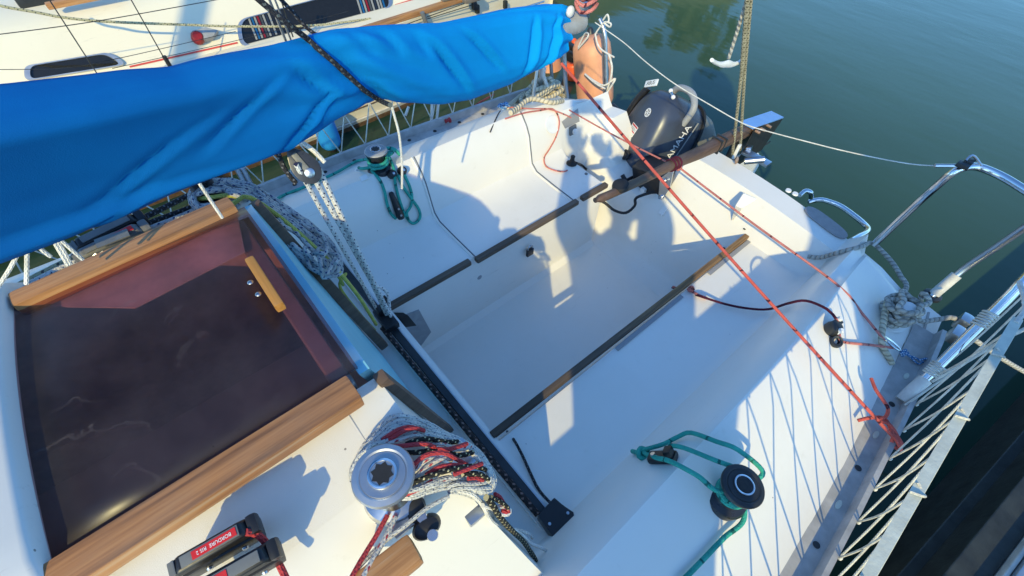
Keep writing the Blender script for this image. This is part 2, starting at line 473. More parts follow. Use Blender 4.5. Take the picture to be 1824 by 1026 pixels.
def hb(y, s=1):                                # half beam at the deck edge
    b = 1.115 if s > 0 else 1.06
    return b - (.10 * ((y - .5) / 1.4) ** 1.25 if y > .5 else 0)
def swp(x): return (.10 if x > 0 else .17) * (x / .93) ** 2
def yo(x): return 1.93 - swp(x)    # transom, seen from above
def zt(x, y):                                   # cockpit floor curving up into the transom
    top = .56 - .05 * (x / .9) ** 2
    n = sstep(-.54, -.40, x) * (1 - sstep(-.18, -.10, x))
    top = lerp(top, .30, n)
    a = sstep(1.50, 1.68, y) * .12 + max(0, min(1, (y - 1.60) / .20)) * .44
    return min(top, a)
def profile(y, side):
    h = hb(y, side)
    zf = 0.
    k = lerp(1, .97, sstep(.9, 1.9, y))
    cz = lerp(0, -.06, sstep(1.3, 1.8, y)) + lerp(0, -.065, sstep(1.80, 1.92, y)) - (.03 * sstep(1.6, 1.9, y) if side < 0 else 0)
    p = [(0, 0), (.10, 0), (.20, 0), (.285, 0), (.31, .025), (.313, .372), (.326, .398), (.46, .400), (.575, .405), (.612, .432),
         (.652, .562), (.676, .604), (.712, .644 + cz), (.724, .652 + cz), (.79, .634 + cz), (.90, .572 + cz * .6), (h - .05, .512)]
    if side < 0 and y > 1.501:
        p[3:10] = [(.285, 0), (.36, 0), (.43, 0), (.49, .02), (.535, .08), (.575, .22), (.615, .44)]
    if y < .336:
        b = .405
        p[0:7] = [(0, b), (.10, b), (.20, b), (.27, b), (.305, b), (.318, b), (.326, b)]
    q = []
    for i, (x, z) in enumerate(p):
        if i >= 10: x *= k
        X = x * side
        if i < 15: z = max(z, zt(X, y))
        q.append((X, z))
    q += [(side * (h), .510), (side * (h + .004), .46), (side * (h - .015), .22), (side * (h - .09), -.1), (side * (h - .22), -.32)]
    return q
ys = [-1.7, -1.0, -.4, 0, .2, .33, .3362, .36, .45, .6, .8, 1.0, 1.2, 1.35, 1.45, 1.50, 1.502] + [1.54 + .02 * i for i in range(20)]
rows = []
for y in ys:
    half = profile(y, 1); st = profile(y, -1)
    full = st[::-1] + half[1:]
    rows.append([(x, lerp(y, y - swp(x), sstep(1.55, 1.92, y)), z) for x, z in full])
last = rows[-1]
rows.append([(x, y + .006, z - .012) for x, y, z in last])
rows.append([(x, y + .004, min(z - .02, -.3 if abs(x) < .9 else z - .02)) for x, y, z in last])
deck = MB().grid(rows).build('deck_and_hull', 'white_gelcoat', boat, angle=36)

# non-skid panels laid on the side decks and seats, 2 mm proud
def strip(name, mat, pts, parent):
    return MB().grid(pts).build(name, mat, parent)

# ---- cabin
def cab(y):
    rk = lambda z: .075 + (1.08 - z) * .2 if y > 0 else y
    prof = [(0, 1.075), (.12, 1.07), (.27, 1.048), (.36, 1.030), (.42, 1.013), (.455, .998), (.485, .972), (.515, .93), (.57, .84), (.64, .69), (.71, .505)]
    return prof
def cab_row(y, raked):
    return [(x * s, (.075 + (1.08 - z) * .2) if raked else y, z) for s, rng in ((-1, range(10, -1, -1)), (1, range(1, 11))) for x, z in [cab(0)[i] for i in rng]]
mb = MB()
half = cab(0)
HX, HY0, HY1 = .262, -.43, .012
for s in (-1, 1):
    q = [(x * s, z) for x, z in half[2:]]
    mb.grid([[(x, y, z) for x, z in q] for y in (-1.7, HY0, -.2, -.05)] + [[(x, .075 + (1.08 - z) * .2, z) for x, z in q]])
q = [(x * s, z) for s, rng in ((-1, (2, 1, 0)), (1, (1, 2))) for x, z in [half[i] for i in rng]]
mb.grid([[(x, y, z) for x, z in q] for y in (-1.7, HY0)])
# aft face of the cabin on both sides of the companionway
for s in (-1, 1):
    top = [(x * s, .075 + (1.08 - z) * .2, z) for x, z in half[2:]]
    xi = [(.262, .19), (.262, .19)]
    bot = [(lerp(.185, .70, i / 8) * s, .075 + (1.08 - .40) * .2, .40) for i in range(9)]
    mid = [tuple(lerp(a[k], b[k], .5) for k in range(3)) for a, b in zip(top, bot)]
    mb.grid([top, mid, bot])
cabin = mb.build('cabin_top', 'white_gelcoat', boat, angle=50, bevel=.012, segs=3)
# non-skid on the cabin top
for s in (-1, 1):
    MB().grid([[(s * x, y, z + .0008) for x, z in ((.30, 1.0428), (.36, 1.030), (.42, 1.013))] for y in (-1.4, -.5, -.2, .01)]).build('cabin_nonskid', 'deck_gelcoat', boat)
# ---- interior seen through the hatch
mb = MB()
mb.grid([[(-.36, y, .35), (-.36, y, 1.0)] for y in (-.9, .1)]).grid([[(.36, y, .35), (.36, y, 1.0)] for y in (-.9, .1)])
mb.grid([[(x, -.9, .35), (x, -.9, 1.0)] for x in (-.36, .36)])
mb.build('cabin_lining', 'dirty_white', boat)
MB().grid([[(x, y, .34) for x in (-.4, .4)] for y in (-.95, .2)]).build('cabin_floor', 'black_timber', boat)
mb = MB().hull([Z(60, 545, 1.068), Z(420, 372, 1.068), Z(436, 448, 1.068), Z(240, 548, 1.068)], [p - V((0, 0, .003)) for p in (Z(60, 545, 1.068), Z(420, 372, 1.068), Z(436, 448, 1.068), Z(240, 548, 1.068))])
mb.build('hatch_ledge', 'dirty_white', boat)
mb = MB().box((0, .03, 1.03), (.52, .035, .05)); mb.build('hatch_sill', 'mid_grey_plastic', boat, bevel=.004)  # white sill coloured grey to stand for its shade

# ---- sliding hatch
HZ = 1.088
def hatch_front(t):
    x = lerp(-.262, .262, t); return (x, -.425, HZ)
mb = MB(); rws = []
for i in range(13):
    t = i / 12
    f = V(hatch_front(t)); a = V((lerp(-.255, .255, t), .062, HZ)); cr = .014 * (1 - (2 * t - 1) ** 2)
    rws.append([(p.x, p.y, p.z + cr) for p in (f, f.lerp(a, .33), f.lerp(a, .66), a)])
top = mb.grid(rws)
hatch = top.build('sliding_hatch', 'smoked_acrylic', boat)
sm = hatch.modifiers.new('thick', 'SOLIDIFY'); sm.thickness = .009; sm.offset = -1
hatch['label'] = 'dark red-tinted acrylic sliding hatch with scratches'
# rails: real wood bars either side
def bar(name, mat, a, b, w, h, parent, up=(0, 0, 1), bev=.006, taper=None):
    a, b = V(a), V(b); d = (b - a); L = d.length; y = d.normalized(); z = V(up); z = (z - y * z.dot(y)).normalized(); x = y.cross(z)
    M = Matrix(((x.x, y.x, z.x, a.x), (x.y, y.y, z.y, a.y), (x.z, y.z, z.z, a.z), (0, 0, 0, 1)))
    mb = MB().box((0, L / 2, 0), (w, L, h), None, bev)
    o = mb.build(name, mat, None, angle=30)
    o.matrix_world = M
    if parent:
        o.parent = parent; o.matrix_parent_inverse = Matrix.Translation(-V(parent.location)) if parent.type == 'EMPTY' else parent.matrix_world.inverted()
    return o
p0, p1 = Z(28, 544, 1.09), Z(418, 367, 1.09)
r1 = bar('hatch_rail', 'rail_teak', p0, p1, .042, .034, boat, bev=.009)
p0, p1 = Z(92, 1044, 1.085), Z(634, 694, 1.085)
d = (p1 - p0).normalized()
r2 = bar('hatch_rail', 'rail_teak_front', p0 - d * .04, p1, .052, .032, boat, bev=.006)
r1['label'] = 'sunlit weathered teak rail beside the boom'; r2['label'] = 'broad teak rail with flaking varnish beside the rope clutches'
for rl, q4_ in ((r1, ((96, 514), (250, 444), (372, 388))), (r2, ((190, 982), (350, 880), (500, 780), (600, 714)))):
    for q in q4_: MB().lathe([(0, .0012), (.006, .0012), (.0065, 0)], Matrix.Translation(Z(*q, 1.1075 if rl is r1 else 1.1015)), 14).build('wood_plug', 'guide_wood', rl)
h = bar('handle', 'handle_teak', Z(446, 464, 1.118), Z(500, 548, 1.118), .017, .022, hatch, bev=.005)
for q in ((446, 503), (460, 524)):
    MB().sphere(Z(*q, 1.107), .0058, n=10, sc=(1, 1, .5)).build('screw', 'satin_steel', hatch)
# garage in front of the hatch
rws = []
for i in range(17):
    t = i / 16; x = lerp(-.345, .345, t); e = max(0, 1 - (2 * t - 1) ** 2)
    yf = lerp(-.352, -.386, t) - .006 * e
    z = 1.108 + .02 * e - max(0, abs(x) - .29) * .9
    rws.append([(x, yf - .04, z - .03), (x, yf + .003, z - .03), (x, yf, z - .006), (x, yf - .010, z), (x, -.8, z + .01), (x, -1.5, z)])
MB().grid(rws).build('hatch_garage', 'white_gelcoat', boat, angle=60)
# companionway board and guides
mb = MB().hull([(-.275, .078, 1.072), (.262, .078, 1.072), (.17, .207, .415), (-.165, .207, .415)], [(-.275, .058, 1.072), (.262, .058, 1.072), (.17, .187, .415), (-.165, .187, .415)])
mb.build('washboard', 'washboard_blue', boat)
bar('board_guide', 'guide_wood', (-.285, .085, 1.065), Z(684, 617, .44), .026, .03, boat, up=(0, 1, .2), bev=.008)
bar('board_guide', 'guide_wood', (.283, .085, 1.062), Z(800, 765, .42), .026, .022, boat, up=(0, 1, .2), bev=.006)

# ---- toe rails: aluminium profile with holes, on both edges
for s in (-1, 1):
    rw = []
    for y in [-1.6, -.8, 0, .3, .6, .9, 1.2, 1.5, 1.66, 1.76]:
        h = hb(y, s); yy = lerp(y, y - swp(s * h), sstep(1.55, 1.92, y))
        rw.append([(s * (h + dx), yy, .51 + dz) for dx, dz in ((-.075, .002), (-.075, .008), (-.012, .010), (-.008, .045), (.004, .047), (.008, .0), (.01, -.04), (-.002, -.045))])
    t = MB().grid(rw).build('toe_rail', 'toe_rail_grey', boat, angle=30)
    for i in range(12):
        y = .05 + i * .137 + (.02 if s > 0 else .0)
        if y > 1.55: break
        h = hb(y, s)
        M = frame((s * (h - .034), y, .5205), (0, 0, 1))
        if s > 0 and i % 2 == 0: MB().lathe([(0, .0015), (.007, .0015), (.0075, 0)], M @ Matrix.Diagonal((.9, 2.1, 1, 1)), 12).build('deck_slot', 'webbing', t)
        else: MB().lathe([(0, .0012), (.0085, .0012), (.009, 0)], M, 12).build('bolt', 'black_rubber' if s < 0 else 'dark_metal', t)

# ---- seat trims
TZ = .405
for (a, b, w) in (((692, 548), (837, 466), .026), ((848, 464), (1028, 359), .026), ((1036, 354), (1080, 329), .026)):
    bar('seat_trim', 'grey_teak', Z(*a, TZ), Z(*b, TZ), w, .022, boat, bev=.006)
lt = bar('seat_trim', 'shade_graded_teak', Z(876, 776, TZ), Z(1349, 406, TZ), .024, .02, boat, bev=.005)
lt['label'] = 'long split teak seat trim, coloured dark forward for shade and golden aft for sun'
# hatch seams moulded across the starboard seat
def seam(y, z0=.652):
    p = profile(y, -1); q = [(x, z) for x, z in p[5:14]]
    return [(x, y, z + .0015) for x, z in q]
for y in (.735, 1.30):
    P = seam(y); MB().tube(P, .0024, 6, .02, smooth=False).build('seat_seam', 'seam_grey', boat)
    MB().tube([(x, yy - .010, z - .001) for x, yy, z in P], .005, 6, .02, smooth=False).build('seat_lip', 'white_gelcoat', boat)
MB().tube([(-.3155, .735, .37), (-.3155, .735, .27)], .002, 6, smooth=False).build('seat_seam', 'seam_grey', boat)
# tabs of the port seat lid under its trim: shaded gaps drawn as grey strips
for y0, y1 in ((.36, .74), (.80, 1.20), (1.33, 1.37)):
    pass
for y0, y1 in ((.86, 1.24), (1.42, 1.72)):
    MB().box((.336, (y0 + y1) / 2, .4015), (.016, y1 - y0, .003)).build('slot_shade', 'grey_gelcoat', boat)

# ---- traveller across the bridge deck
a, b = Z(690, 590, .43), Z(978, 930, .43)
bar('traveller_beam', 'white_paint', (-.62, .281, .413), (.60, .291, .413), .056, .018, boat, bev=.004)
tr = bar('traveller_track', 'dark_metal', (-.60, .283, .430), (.585, .293, .430), .024, .018, boat, bev=.003)
bar('track_edge', 'aluminium', (-.6, .2965, .4375), (.56, .3055, .4375), .004, .006, tr, bev=.001)
M = Matrix.Translation((.60, .297, .435))
mb = MB().prism([(-.035, -.03), (.03, -.035), (.045, -.01), (.035, .01), (.05, .03), (.02, .05), (-.01, .04), (-.04, .035)], .045, M, .006)
te = mb.build('end_block', 'black_plastic', boat)
for dx, dy in ((.035, .0), (.0, -.02), (.012, .035), (.036, .032)):
    MB().lathe([(0, .003), (.004, .003), (.0045, 0)], Matrix.Translation((.60 + dx, .297 + dy, .480)), 10).build('screw', 'satin_steel', te)
car = MB().box((-.245, .285, .452), (.10, .05, .03), None, .008).box((-.27, .287, .475), (.03, .035, .04), None, .006).build('traveller_car', 'black_plastic', boat)
MB().lathe([(.006, -.012), (.017, -.012), (.019, 0), (.017, .012), (.006, .012)], frame((-.30, .315, .475), (0, 1, .1)), 16).build('sheave', 'black_rubber', car)
# drain pocket in the corner below the bridge deck
mb = MB().hull([Z(700, 562, .38), Z(727, 562, .38), Z(742, 580, .33), Z(716, 584, .33)], [p + V((-.03, -.005, -.01)) for p in (Z(700, 562, .38), Z(727, 562, .38), Z(742, 580, .33), Z(716, 584, .33))])
mb.build('pocket_opening', 'dark_pocket', boat)
mb = MB().hull([(-.306, .34, .33), (-.306, .44, .30), (-.300, .47, .12), (-.300, .36, .02)], [(-.318, .34, .33), (-.318, .44, .30), (-.318, .47, .12), (-.318, .36, .02)])
mb.build('pocket_flange', 'mid_grey_plastic', boat)
# small drain on the seat riser, foot chocks on the sole
MB().lathe([(0, .004), (.010, .004), (.014, 0)], frame((-.314, .745, .27), (1, 0, 0)), 14).build('drain', 'mid_grey_plastic', boat)
for (a, b) in (((1118, 416), (1157, 388)), ((1150, 450), (1205, 407))):
    p, q = Z(*a, .012), Z(*b, .05); q.z = max(.014, zt(q.x, q.y) + .012); p.z = zt(p.x, p.y) + .012
    bar('foot_chock', 'white_paint', p, q, .028, .026, boat, bev=.007)

# ---- transom fittings
p = [Z(1328, 347, .545), Z(1347, 352, .545), Z(1315, 369, .50), Z(1302, 366, .515)]
mb = MB().hull([Z(1324, 343, .56), Z(1349, 354, .56), Z(1322, 372, .52), Z(1310, 365, .53)], [Z(1324, 343, .53), Z(1349, 354, .53), Z(1322, 374, .42), Z(1300, 400, .40)])
mb.build('moulded_chock', 'white_paint', boat, bevel=.004)
# oval step patch and ladder hoops
yA = lambda x: yo(x)
c = Z(1472, 395, .552); a = Z(1443, 375, .552); b = Z(1502, 415, .552)
ax = (b - a).normalized(); L = (b - a).length / 2
poly = []
for i in range(28):
    t = 2 * PI * i / 28; ex = math.copysign(abs(math.cos(t)) ** .6, math.cos(t)) * (L + .02); ey = math.copysign(abs(math.sin(t)) ** .8, math.sin(t)) * .036
    q = (a + b) / 2 + ax * ex + V((0, 0, 1)).cross(ax) * ey
    poly.append(q)
top = [(q.x, q.y, .564 - .05 * (q.x / .9) ** 2 + .002) for q in poly]
MB().hull([(x, y, z) for x, y, z in top], [(x, y, z - .004) for x, y, z in top]).build('step_patch', 'dark_patch', boat)
lad = [Z(1482, 375, .50), Z(1494, 362, .50), Z(1510, 366, .50), Z(1528, 383, .50), Z(1545, 403, .50), Z(1540, 410, .50), Z(1528, 419, .52), Z(1520, 424, .53)]
MB().tube([Z(1440, 360, .47), Z(1450, 357, .48), Z(1464, 356, .49), Z(1482, 361, .49), Z(1500, 369, .49), Z(1525, 387, .49), Z(1539, 399, .495), Z(1546, 407, .505), Z(1543, 414, .52), Z(1531, 420, .53), Z(1517, 428, .535)], .011, 12, .01).build('ladder_hoop', 'chrome', boat)
MB().tube([Z(1424, 348, .535), Z(1434, 340, .545), Z(1444, 343, .54), Z(1445, 352, .50)], .010, 12, .01).build('ladder_hoop', 'chrome', boat)
for q in ((1404, 340), (1416, 346)):
    MB().lathe([(0, .006), (.011, .006), (.013, 0)], Matrix.Translation(Z(*q, .555)), 16).build('bolt_cap', 'white_plastic', boat)
# sunlit quarter on the starboard side: grey panel, round inspection port, fan vent
def on_back(u, v): return PLN(u, v, (-.635, 1.4, .5), (.94, -.12, .28))

# grime caught along the toe rails and the foot of the seats
def grime_line(name, path, nrm, wdt, seed):
    r_ = []
    for i, p in enumerate(path):
        w_ = wdt * max(0, .55 + 1.6 * noise.noise(V((i * .35, seed, 0))) + .8 * noise.noise(V((i * 1.3, seed, 4))))
        r_.append([p, p + nrm * max(.0003, w_)])
    return MB().grid(r_).build(name, 'grime', boat, smooth=False)
for s in (-1, 1):
    grime_line('grime_line', [V((s * (hb(y, s) - .074), y, .5145)) for y in [.0 + 1.6 * i / 130 for i in range(131)]], V((-s, 0, .08)), .007, 3 + s)
grime_line('grime_line', [V((-.296, .36 + 1.1 * i / 90, .0085 - .004)) for i in range(91)], V((1, 0, 0)), .004, 9)
from mathutils.bvhtree import BVHTree
def tree_of(*obs):
    vs, fs = [], []
    for o in obs:
        b = len(vs); vs += [v.co.copy() for v in o.data.vertices]; fs += [[i + b for i in p.vertices] for p in o.data.polygons]
    return BVHTree.FromPolygons(vs, fs)
TREE = tree_of(deck, cabin)
def S(u, v, off=.006, zdef=.5):
    w = ray(u, v).normalized(); h = TREE.ray_cast(CAM, w)
    p = h[0] if h[0] is not None else Z(u, v, zdef)
    n = h[1] if h[0] is not None else V((0, 0, 1))
    if n.dot(w) > 0: n = -n
    return p + n * off
def SN(u, v):
    w = ray(u, v).normalized(); h = TREE.ray_cast(CAM, w); n = h[1]
    return (h[0], -n if n.dot(w) > 0 else n)
def SL(pts, off=.006): return [S(p[0], p[1], p[2] if len(p) > 2 else off) for p in pts]
# ------------------------------------------------------------------ the boat alongside
nb = thing('neighbour_boat', 'cream sailing boat alongside with rounded dark windows, red pinstripe and teak rails', 'sailboat', (-2.9, .5, -.2))
NX = -2.33
rows = []
for y in [-4, -2.5, -1, .5, 1.5, 2.3, 2.9, 3.25]:
    t = sstep(1.0, 3.3, y) * .16
    rows.append([(-2.62 - t, y, -.5), (-2.46 - t, y, -.32), (-2.425 - t, y, -.2), (-2.37 - t, y, .15), (-2.34 - t, y, .40), (-2.36 - t, y, .415), (-2.62, y, .43), (-3.4, y, .45), (-4.2, y, .40), (-4.3, y, -.4)])
MB().grid(rows).grid([rows[-1][:5] + rows[-1][5:], [(x, 3.255, max(-.5, z - .5) if False else -.5) for x, y, z in rows[-1]]]).build('hull', 'cream_gelcoat', nb, angle=45)
def hx(y, z):
    t = sstep(1.0, 3.3, y) * .16
    a = [(-.32, -2.46), (-.2, -2.425), (.15, -2.37), (.40, -2.34)]
    for (z0, x0), (z1, x1) in zip(a, a[1:]):
        if z <= z1: return lerp(x0, x1, (z - z0) / (z1 - z0)) - t
    return -2.34 - t
def band(name, mat, z0, z1, out, y0=-4, y1=3.24):
    ys_ = [y0 + (y1 - y0) * i / 30 for i in range(31)]
    r_ = []
    for y in ys_:
        j = noise.noise(V((y * 3, z0 * 5, 0))) * .012 if 'weed' in name else 0
        r_.append([(hx(y, z0) - .004, y, z0), (hx(y, z0) + out, y, z0 + .002), (hx(y, z1) + out, y, z1 + j - .002), (hx(y, z1) - .004, y, z1 + j)])
    return MB().grid(r_).build(name, mat, nb)
band('waterline_weed', 'brown_weed', -.30, -.235, .012)
band('rubbing_band', 'dirty_white', -.232, -.20, .010)
band('boot_stripe', 'brown_weed', -.118, -.110, .003)
bar('toe_rail', 'rail_teak', (NX - .01, -4, .425), (NX - .03, 1.2, .425), .03, .04, nb, bev=.006)
bar('toe_rail', 'rail_teak', (NX - .03, 1.2, .425), (NX - .15, 3.15, .425), .03, .04, nb, bev=.006)
# cabin with sloping side
CS0, CS1 = V((-2.60, 0, .43)), V((-2.80, 0, .65))
CN = V((CS1.z - CS0.z, 0, CS0.x - CS1.x)).normalized()
rows = []
for y in [-4, -2, 0, 1, 1.6, 1.95]:
    t = sstep(.8, 2.2, y) * .06
    rows.append([(-2.57, y, .40), (-2.60, y, .43), (-2.80, y, .65 - t), (-2.85, y, .685 - t), (-3.0, y, .71 - t), (-3.6, y, .74 - t), (-4.1, y, .42)])
rows.append([(x, 2.05, .41) for x, y, z in rows[-1]])
MB().grid(rows).build('cabin', 'cream_gelcoat', nb, angle=40)
def on_cab(u, v, off=.004): return PLN(u, v, CS0 + CN * off, CN)
def roundpoly(c4, r=.3, n=6):
    """corner-rounded quad of 3-D points"""
    out = []
    for i in range(4):
        a, b, c = c4[i - 1], c4[i], c4[(i + 1) % 4]
        k = min((a - b).length, (c - b).length) * r
        p0 = b + (a - b).normalized() * k; p1 = b + (c - b).normalized() * k
        for j in range(n + 1):
            t = j / n; out.append(p0.lerp(b, t).lerp(b.lerp(p1, t), t))
    return out
def ring(outer, inner, d):
    n = len(outer); mb = MB()
    vs = [p for p in outer] + [p for p in inner] + [p + d for p in outer] + [p + d for p in inner]
    fs = []
    for i in range(n):
        j = (i + 1) % n
        fs += [[2 * n + i, 2 * n + j, 3 * n + j, 3 * n + i], [i, j, 2 * n + j, 2 * n + i], [n + i, n + j, 3 * n + j, 3 * n + i]]
    return mb.add(vs, fs)
def window(c4, name='window'):
    P = [on_cab(*q, off=.001) for q in c4]
    ctr = sum(P, V()) / 4
    o_ = roundpoly(P, .42); w_ = [p + (ctr - p).normalized() * .024 for p in o_]
    fr = ring(o_, w_, CN * .014).build('window', 'aluminium', nb)
    n = len(w_)
    MB().add([p + CN * .006 for p in w_], [list(range(n))]).build('pane', 'window_glass', fr)
    MB().add([p + CN * .0015 for p in w_], [list(range(n))]).build('dark_interior', 'black_rubber', fr)
    return fr, P
w1, P1 = window([(44, 119), (196, 94), (228, 116), (46, 146)])
w1['label'] = 'small rounded window, left of the lamp'
w2, P2 = window([(420, 38), (686, -34), (702, 14), (428, 88)])
w2['label'] = 'large rounded window with striped cloth behind the glass'
cols = ['white_plastic', 'blue_vinyl', 'white_plastic', 'red_label', 'grey_plastic', 'white_plastic', 'motor_navy', 'white_plastic']
for base, num, dx, tilt in (((441, 34), 8, 5.0, 15), ((632, -8), 10, 4.6, 12)):
    for i in range(num):
        u0 = base[0] + i * dx; v0 = base[1] - i * dx * .26
        q = [(u0, v0 - 2), (u0 + dx * .62, v0 - 3), (u0 + dx * .62 + tilt, v0 + 36), (u0 + tilt, v0 + 37)]
        MB().add([on_cab(*p, off=.0045) for p in q], [[0, 1, 2, 3]]).build('striped_cloth', cols[i % len(cols)], w2, smooth=False)
def cabline(name, mat, a, b, wd, off=.003):
    pa, pb = on_cab(*a, off=off), on_cab(*b, off=off); up = CN.cross((pb - pa).normalized()) * wd / 2
    MB().hull([pa - up, pb - up, pb + up, pa + up], [pa - up + CN * .001, pb - up + CN * .001, pb + up + CN * .001, pa + up + CN * .001]).build(name, mat, nb, smooth=False)
cabline('pinstripe', 'red_stripe', (231, 119), (423, 76), .009)
cabline('pinstripe', 'red_stripe', (704, 9), (830, -30), .009)
# port light with red lens and grey tail
lp = on_cab(358, 68, .0); M = frame(lp, CN, (0, 1, 0))
lm = MB().prism([(-.03, -.03), (.05, -.03), (.105, 0), (.05, .032), (-.03, .032), (-.05, 0)], .05, M, .01).build('navigation_light', 'mid_grey_plastic', nb)
MB().lathe([(0, .045), (.024, .043), (.034, .030), (.036, .0)], M @ Matrix.Translation((-.018, -.004, .015)), 18).build('red_lens', 'red_plastic', lm)
# shrouds, stanchion wires and guard wires along its edge
for a, b, r_, nm in (((85, -5), (176, 136), .0026, 'shroud'), ((231, -5), (306, 128), .0026, 'shroud'), ((478, -5), (512, 80), .008, 'stanchion'), ((488, -5), (520, 76), .006, 'stanchion'), ((499, -5), (522, 66), .004, 'shroud')):
    MB().tube([XP(*a, NX), XP(b[0], b[1], NX)], r_, 8, smooth=False).build(nm, 'satin_steel' if nm == 'stanchion' else 'dark_metal', nb)
MB().tube([XP(292, 100, NX), XP(303, 118, NX)], .011, 10, smooth=False).build('turnbuckle', 'dark_metal', nb)
for pts, nm, r_ in (([(-40, 66), (170, 38), (400, -3)], 'guard_wire', .002), ([(-40, 124), (110, 121), (215, 103), (420, 56)], 'guard_wire', .0016), ([(200, 122), (430, 70), (620, 20)], 'guard_wire', .0016), ([(700, 52), (800, 16), (880, -12)], 'guard_wire', .003), ([(760, 34), (850, 6)], 'guard_wire', .003)):
    MB().tube([XP(*q, NX - .02) for q in pts], r_, 6).build(nm, 'dark_metal', nb)
st = MB().tube([XP(760, 44, NX), XP(752, 22, NX)], .016, 10, smooth=False).build('cleat', 'grey_plastic', nb)
rope('coach_roof_line', 'lazy_rope', .0065, [XP(*q, -2.5) for q in ((-60, -10), (0, 10), (60, 21), (120, 32), (200, 39), (330, 44), (430, 47), (560, 45), (660, 33))], 'olive flecked rope running along the cream boat above its windows')
for q in ((72, 0, 'black_plastic'),):
    o = MB().box(PLN(60, -4, (-3, 0, .73), (0, 0, 1)), (.10, .16, .07), None, .02).build('deck_fitting', 'dark_metal', nb)
MB().box(PLN(150, -2, (-3, 0, .74), (0, 0, 1)), (.04, .34, .03), None, .01).build('grab_rail', 'rail_teak', nb)
for q in ((840, -4), (800, -8)): MB().box(Z(*q, .47), (.05, .14, .05), None, .015).build('grab_rail', 'plank_wood', nb)
for u, v in ((845, 10), (850, 16), (900, 8)):
    MB().box(XP(u, v, -2.42), (.03, .03, .06), None, .008).build('deck_block', 'dark_metal', nb)

# ---- fenders
def fender(name, mat, top, bot, r, label, cat='fender', group=None, neck=True, rope_mat_='white_rope'):
    a, b = V(top), V(bot); L = (a - b).length
    o = thing(name, label, cat, b, group)
    M = frame(b, a - b)
    pr = [(0, 0), (r * .5, L * .015), (r * .82, L * .06), (r * .97, L * .14), (r, L * .25), (r, L * .75), (r * .97, L * .86), (r * .82, L * .94), (r * .45, L * .985), (0, L)]
    MB().lathe(pr, M, 28).build('body', mat, o, angle=60)
    if neck:
        for zz, s in ((L, 1), (0, -1)):
            MB().lathe([(0, 0), (.028, 0), (.024, s * .04), (.012, s * .055), (0, s * .055)], M @ Matrix.Translation((0, 0, zz - s * .01)), 14).build('eye', mat if neck is True else neck, o)
    return o
fender('fender', 'blue_vinyl', XP(570, 205, -2.27), XP(592, 262, -2.27), .075, 'blue cylinder fender hanging against the cream hull under the sail cover', neck='dark_metal')
fender('fender', 'peach_vinyl', YP(1052, 60, 2.9), YP(1062, 196, 2.9), .15, 'big faded peach fender lashed to the steel pole, half in sunshine', neck='dark_metal')
fender('fender', 'peach_vinyl', YP(962, 72, 3.05), YP(986, 192, 3.05), .15, 'big shaded peach fender half hidden behind the sail cover')
fender('buoy', 'orange_vinyl', YP(1020, 108, 3.1), YP(1022, 144, 3.1), .085, 'small bright orange buoy below the boom end, lower of the two', 'buoy')
fender('buoy', 'orange_vinyl', YP(1024, 78, 3.25), YP(1030, 106, 3.25), .075, 'orange buoy behind the black clamp, upper of the two', 'buoy')
o = thing('steel_pole', 'upright steel tube bound to the peach fender with white cord', 'pole', YP(1080, 184, 2.74))
MB().tube([YP(1068, 34, 2.74), YP(1077, 60, 2.74), YP(1079, 120, 2.74), YP(1081, 186, 2.74)], .016, 12, .03).build('tube', 'satin_steel', o)
MB().tube([YP(1074, 36, 2.72), YP(1082, 26, 2.72), YP(1084, 38, 2.72), YP(1076, 40, 2.72), YP(1086, 48, 2.72), YP(1088, 42, 2.72), YP(1077, 40, 2.72), YP(1066, 52, 2.72), YP(1060, 62, 2.72)], .006, 8, .01).build('cord', 'white_rope', o)
MB().tube([YP(1060, 60, 2.70), YP(1068, 85, 2.70), YP(1094, 102, 2.70)], .006, 8, .02).build('cord', 'white_rope', o)
MB().tube([YP(1042, 132, 2.68), YP(1058, 144, 2.66), YP(1077, 152, 2.66), YP(1096, 140, 2.70), YP(1080, 168, 2.66), YP(1078, 180, 2.66)], .007, 8, .02).build('cord', 'white_rope', o)
MB().tube([YP(1042, 132, 2.66), YP(1060, 148, 2.64), YP(1078, 158, 2.64)], .006, 8, .02).build('cord', 'white_rope', o)
MB().tube([YP(1084, 96, 2.68), YP(1090, 118, 2.68), YP(1088, 140, 2.68), YP(1082, 160, 2.68), YP(1081, 182, 2.68)], .007, 8, .02).build('cord', 'white_rope', o)
MB().tube([YP(1030, 84, 2.75), YP(1042, 60, 2.75), YP(1048, 64, 2.72), YP(1030, 87, 2.72)], .006, 8, .02).build('cord', 'white_rope', o)
o = thing('clamp', 'black clamp with jaws beside the orange buoys', 'clamp', YP(1018, 92, 3.0))
MB().box(YP(1016, 100, 3.0), (.10, .06, .07), None, .015).box(YP(1020, 84, 3.0), (.12, .05, .04), None, .012).tube([YP(1000, 94, 3.0), YP(1014, 98, 3.0), YP(1040, 112, 2.9)], .012, 8).build('jaw', 'black_plastic', o)
